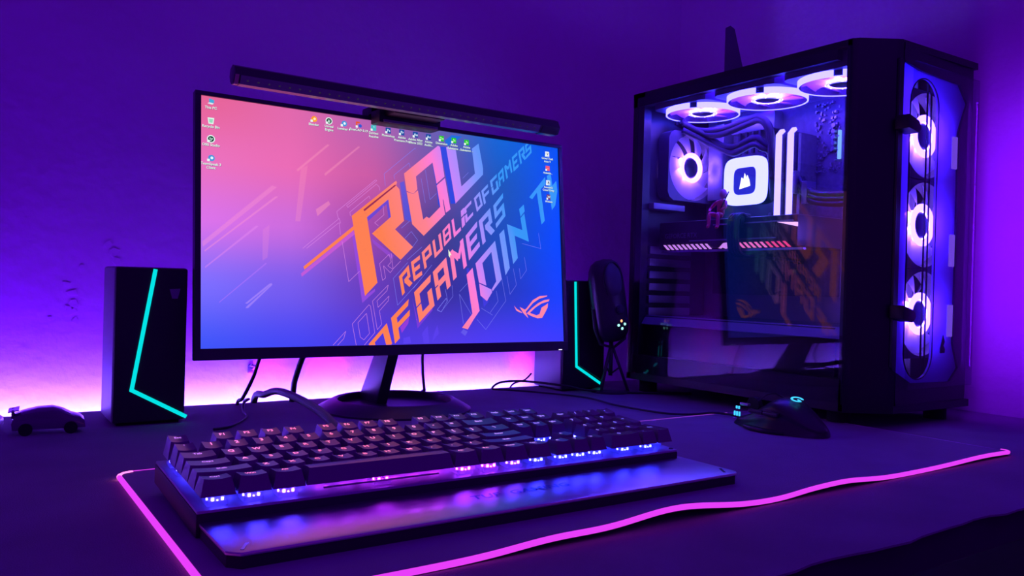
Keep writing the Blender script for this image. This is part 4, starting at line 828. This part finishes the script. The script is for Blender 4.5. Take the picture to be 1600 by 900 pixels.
# graphics card
gpu = P_('graphics_card', MB().box(986, 1108, 724, 1000, 240, 286, 3), M['satin'], 30)
P_('edge_rail', MB().prism([(712, 234.5), (992, 234.5), (988, 238), (712, 238)], 984, 990, 'x'), mat('lit_edge_rail', (.5, .45, .6), .25, .7, bump=.02), None, gpu)  # pale lilac metal along the lower edge of the card
for i in range(10): 
    y = 978 - i * 10.2
    P_('light_slash', MB().prism([(y, 239), (y - 4.2, 239), (y + 5.8, 247.5), (y + 10, 247.5)], 984.4, 986.4, 'x'), M['gpuw'], None, gpu)
for i in range(11):
    y = 840 - i * 10.2
    P_('light_slash', MB().prism([(y, 239), (y - 4.2, 239), (y + 5.8, 247.5), (y + 10, 247.5)], 984.4, 986.4, 'x'), M['gpuw' if i < 2 else 'gpup' if i < 7 else 'gpur'], None, gpu)
eye = [(869, 240), (866, 240.5), (858, 247.5), (846, 248.5), (849, 246), (857, 243.5), (862, 239)]
eye2 = [(861, 241), (852, 245.5), (844, 246.5), (847, 240), (853, 238.6)]
P_('edge_emblem', MB().prism(eye, 984.2, 986, 'x').prism(eye2, 984.2, 986, 'x'), M['gpuw'], None, gpu)
v, f = text2d('GEFORCE RTX', 11, bold=.01)
P_('edge_lettering', MB().add([(985.6, 950 - x, 262 + y_) for x, y_ in v], f), M['dim_text'], None, gpu)
P_('edge_trim', MB().box(984.5, 987, 760, 930, 252, 254, .3).box(984.5, 987, 730, 880, 276, 278, .3), M['metal'], None, gpu)
P_('edge_light', MB().prism([(724, 268), (724, 274), (758, 275.5)], 984, 987, 'x'), emis('edge_glow', (.7, .4, 1), 2.0), None, gpu)
P_('power_connector', MB().box(978, 1000, 818, 838, 270, 292, 2), M['black'], 30, gpu)
for i in range(4): P_('power_cable', MB().tube(spline([(992, 836 - i * 5.5, 286), (981, 836 - i * 5.5, 290), (974, 838 - i * 5.5, 280), (974, 838 - i * 5.5, 252), (978, 837 - i * 5.5, 234), (994, 834 - i * 5.5, 228), (1040, 830 - i * 4, 228), (1112, 815 - i * 3, 222)]), 3.0, 8), M['cable'], True, gpu)

# fans: one frame with hub, blades and rings, copied seven times
def fan_frame():
    mb = MB(); n = 48; vs = []; fs = []
    for z in (-12.5, 12.5):
        for k in range(n):
            a = 2 * math.pi * k / n; ro = min(60 / max(abs(math.cos(a)), abs(math.sin(a))), 78); vs.append((ro * math.cos(a), ro * math.sin(a), z))
        for k in range(n): a = 2 * math.pi * k / n; vs.append((57.5 * math.cos(a), 57.5 * math.sin(a), z))
    for k in range(n):
        j = (k + 1) % n; fs += [(k, j, n + j, n + k), (2 * n + k, 3 * n + k, 3 * n + j, 2 * n + j), (k, 2 * n + k, 2 * n + j, j), (n + k, n + j, 3 * n + j, 3 * n + k)]
    mb.add(vs, fs)
    for a in (45, 135, 225, 315):                     # struts at the back
        c_, s_ = math.cos(R(a)), math.sin(R(a)); mb.tube([(18 * c_, 18 * s_, -11), (58 * c_, 58 * s_, -11)], 1.5, 6)
    return mb
def blade_mesh():
    vs = []; nr, na = 7, 5
    for side in (0, 1.2):
        for i in range(nr + 1):
            r_ = 20 + 35 * i / nr
            for j in range(na + 1):
                a = R(-21 + 42 * j / na + 24 * i / nr); vs.append((r_ * math.cos(a), r_ * math.sin(a), -6 + 12 * j / na - side))
    N = (nr + 1) * (na + 1); fs = []
    for i in range(nr):
        for j in range(na):
            a = i * (na + 1) + j; q = (a, a + 1, a + na + 2, a + na + 1); fs += [q, tuple(k + N for k in q[::-1])]
    return MB().add(vs, fs)
def ring_mesh(r0, r1, z0, z1, n=64, gap=None):
    vs = []; fs = []; ks = range(n + 1)
    for k in ks:
        a = 2 * math.pi * k / n
        for r_, z in ((r0, z0), (r1, z0), (r1, z1), (r0, z1)): vs.append((r_ * math.cos(a), r_ * math.sin(a), z))
    for k in range(n):
        if gap and any(abs(((k / n * 360 - g + 180) % 360) - 180) < 7 for g in gap): continue
        for i in range(4): fs.append((k * 4 + i, k * 4 + (i + 1) % 4, (k + 1) * 4 + (i + 1) % 4, (k + 1) * 4 + i))
    return MB().add(vs, fs)
fan_src = {}
def fan(kind, loc, mtx):
    first = 'frame' not in fan_src
    if first:
        fan_src['frame'] = fan_frame(); fr = obj('cooling_fan', fan_src['frame'], M['fanframe'], pc, smooth=30, world=False); fan_src['frame'] = fr
    else: fr = inst(fan_src['frame'], pc)
    fr.matrix_local = Matrix.Translation((Vector(loc) - ORG[pc.name]) * S) @ mtx
    def sub(n_, key, build, m, sm=None, rot=None):
        kk = (key, m.name)
        if kk not in fan_src: o = obj(n_, build(), m, fr, smooth=sm, world=False); fan_src[kk] = o
        else: o = inst(fan_src[kk], fr)
        if rot is not None: o.rotation_euler = (0, 0, rot)
        o.location.z = 11 * S if kind == 'top' and (key in ('hub', 'blade', 'hubtop', 'collartop') or key.startswith('led')) else 0
        return o
    sub('hub', 'hub', lambda: MB().lathe([(.01, 9.6), (14, 9.2), (17.5, 8), (19.5, 5), (19.5, -10), (.01, -10)], 32), M['satin'], 40)
    for k in range(9): sub('blade', 'blade', blade_mesh, M['blade'], 40, rot=2 * math.pi * k / 9)
    if kind == 'top':
        sub('light_ring', 'oring', lambda: ring_mesh(59.0, 60.0, 11, 21, gap=(-30, 150)), M['fanring'])
        sub('hub_collar', 'collartop', lambda: ring_mesh(19.6, 20.7, -9, 8), M['collar'])
        sub('hub_light', 'hubtop', lambda: ring_mesh(19.7, 22.6, 7.6, 9), M['fanring'])
        sub('rim_ring', 'rring', lambda: ring_mesh(57.8, 60.0, 20.6, 21.6), M['fanring'])
        sub('shroud_ring', 'sring', lambda: ring_mesh(55.6, 58.6, 8, 20.8), M['matte'])
        for k in range(8):
            a = R(45 * k + 12); c_ = (22 * math.cos(a), 22 * math.sin(a), 8)
            sub('light_diode', 'led%d' % k, lambda: MB().lathe([(1.0, -1), (1.0, 1), (.01, 1.2)], 8, c_), M['fandot'])
    else:
        sub('hub_collar', 'collar' + kind, lambda: ring_mesh(19.6, 20.7, -9, 8), M['collar'])
        sub('hub_light', 'hubl' + kind, lambda: ring_mesh(19.7, 26 if kind == 'rear' else 29, 8.2, 10), M['fanhub'] if kind == 'rear' else M['fanhubw'])
    return fr
RX = lambda a: Matrix.Rotation(R(a), 4, 'X')
for y in (937, 807, 679): fan('top', (1016, y, 485), RX(180))                # facing down
fan('rear', (1053, 1002, 386), RX(90))                                       # facing the front of the case
for z in (391, 270, 149): fan('front', (1084, 606, z), RX(90))
# front: inner panel with a long rounded opening, glass sheet in front of it
def pill(cx, hw, z0, z1, n=16):
    return [(cx + hw * math.cos(math.pi * i / n), z1 - hw + hw * math.sin(math.pi * i / n)) for i in range(n + 1)] + [(cx + hw * math.cos(math.pi + math.pi * i / n), z0 + hw + hw * math.sin(math.pi + math.pi * i / n)) for i in range(n + 1)]
inner = pill(1056, 35, 62, 462)
acr = [(990, 78), (1036, 58), (1134, 56), (1157, 75), (1141, 102), (1142, 230), (1140, 409), (1162, 443), (1139, 467), (1038, 470), (990, 478)]
# outline resampled around the opening so the panel is a ring of quads
cz0, cx0 = 262, 1056
def hit(poly, a):
    d = (math.cos(a), math.sin(a)); best = None
    for i in range(len(poly)):
        p, q = poly[i - 1], poly[i]; ex, ez = q[0] - p[0], q[1] - p[1]; den = d[0] * ez - d[1] * ex
        if abs(den) < 1e-9: continue
        t = ((p[0] - cx0) * ez - (p[1] - cz0) * ex) / den; u = ((p[0] - cx0) * d[1] - (p[1] - cz0) * d[0]) / den
        if t > 0 and -1e-6 <= u <= 1 + 1e-6: best = t if best is None else max(best, t)
    return (cx0 + d[0] * best, cz0 + d[1] * best)
angs = [2 * math.pi * i / 360 for i in range(360)]
def ringy(op, ip, lo, hi):
    n = len(op); vs = [(p[0], lo, p[1]) for p in op] + [(p[0], lo, p[1]) for p in ip] + [(p[0], hi, p[1]) for p in op] + [(p[0], hi, p[1]) for p in ip]; fs = []
    for i in range(n):
        j = (i + 1) % n; fs += [(i, j, n + j, n + i), (2 * n + i, 3 * n + i, 3 * n + j, 2 * n + j), (i, 2 * n + i, 2 * n + j, j), (n + i, n + j, 3 * n + j, 3 * n + i)]
    return MB().add(vs, fs)
P_('front_light_panel', ringy([hit(acr, a) for a in angs], [hit(inner, a) for a in angs], 583, 586), M['acryl'], 30)
rimp = [(p[0], 582.5, p[1]) for p in inner]
P_('opening_rim', MB().tube(rimp, .9, 6, closed=True), M['black'], True)
P_('front_bar', MB().box(1066, 1067.2, 584, 586, 66, 458).box(1076, 1077, 584, 586, 72, 452), M['black'])
fr_out = [(1000, 30), (1176, 30), (1176, 500), (1000, 500)]
P_('front_frame', ringy([hit(fr_out, a) for a in angs], [hit(acr, a) for a in angs], 580, 592), M['steel'])
P_('front_glass', MB().box(1004, 1166, 566, 570, 52, 474), M['fglass'])
for z in (389, 147): P_('panel_clip', MB().prism([(984, z + 14), (1008, z + 8), (1014, z), (1008, z - 8), (984, z - 4)], 562, 582, 'y', 2), M['black'], 30)
P_('front_emblem', MB().prism([(1080, 98), (1090, 98), (1091, 103), (1087, 108), (1090, 113), (1086, 122), (1080, 104)], 564.8, 566, 'y'), M['black'])
for z in (350, 215, 118): P_('side_vent', MB().box(1128, 1138, 580, 583, z, z + 44), emis('vent_glow', (.25, .1, 1), .9))  # vents are no lamps; their glow is painted in as emission
# added fill lamps that strengthen the fan glow in the case and on the wall
area('top_fan_lamp', (1018, 808, 496.5), (0, 0, -1), 116, 360, (0.045, 0.004, 1.0), 14.0)  # hidden above the blades, added to brighten the interior
area('top_fan_lamp', (1018, 890, 497), (0, 0, 1), 116, 200, (0.12, 0.004, 1.0), 0.9)
area('front_panel_lamp', (1161, 574, 262), (1, -.35, 0), 6, 370, (0.21, 0.004, 1.0), 0.55)  # unseen lamp added to brighten the right wall

# small seated figurine on the graphics card
fg = thing('figurine', 'small red seated figurine sitting on the graphics card in the tower', 'figurine', (980, 862, 286))
fg.scale = (1.5, 1.5, 1.5)
def skin(name, joints, edges, m, parent, sub=1):
    me = bpy.data.meshes.new(name); me.from_pydata([Vector(j[0]) * S for j in joints], edges, [])
    o = bpy.data.objects.new(name, me); C.objects.link(o)
    sk = o.modifiers.new('skin', 'SKIN'); sk.use_smooth_shade = True
    ss = o.modifiers.new('sub', 'SUBSURF'); ss.levels = sub; ss.render_levels = sub
    for v, j in zip(me.skin_vertices[0].data, joints): v.radius = (j[1] * S, j[1] * S)
    me.skin_vertices[0].data[0].use_root = True
    dg = bpy.context.evaluated_depsgraph_get(); dg.update()
    nm = bpy.data.meshes.new_from_object(o.evaluated_get(dg)); bpy.data.objects.remove(o)
    o = bpy.data.objects.new(name, nm); nm.materials.clear(); nm.materials.append(m); C.objects.link(o); o.parent = parent
    return o
J = [((0, 0, 4), 3.6), ((0, -1, 10), 3.4), ((0, -2, 16), 4.0), ((0, -3, 20), 1.8), ((-1, 3, 3), 3.0), ((-9, 7, 5), 2.6), ((-10, 6, -8), 2.0), ((-13, 6, -10), 1.6), ((-1, -3, 3), 3.0), ((-9, -5, 4), 2.6), ((-10, -6, -9), 2.0), ((-13, -6, -11), 1.6),
     ((-1, 4, 17), 2.0), ((-4, 10, 10), 1.7), ((-9, 7, 6), 1.4), ((-1, -8, 17), 2.0), ((-5, -12, 10), 1.7), ((-9, -7, 7), 1.4)]
skin('body', J, [(0, 1), (1, 2), (2, 3), (0, 4), (4, 5), (5, 6), (6, 7), (0, 8), (8, 9), (9, 10), (10, 11), (2, 12), (12, 13), (13, 14), (2, 15), (15, 16), (16, 17)], M['redfig'], fg)
hd = bmesh.new(); bmesh.ops.create_uvsphere(hd, u_segments=16, v_segments=10, radius=4.2)
for v in hd.verts: v.co = Vector((v.co.x, v.co.y * .88 - 3.6, v.co.z * 1.25 + 25))
obj('head', MB().bm(hd), M['skinfig'], fg, smooth=True, world=False)
obj('staff', MB().tube([(-8, -7, 8), (-6, -16, 26)], .6, 6), M['black'], fg, world=False)

# antenna blade standing on the tower
an = thing('wireless_antenna', 'dark tapering antenna blade standing on top of the tower case', 'antenna', (1150, 985, 503), (0, 0, R(-34)))
obj('blade', MB().prism([(-20, 8), (28, 8), (-4, 142), (-12, 148), (-20, 144)], -3, 3, 'y', 1), M['satin'], an, smooth=30, world=False)
obj('foot', MB().lathe([(17, 0), (17, 5), (14, 9), (.01, 9)], 24), M['satin'], an, smooth=40, world=False)
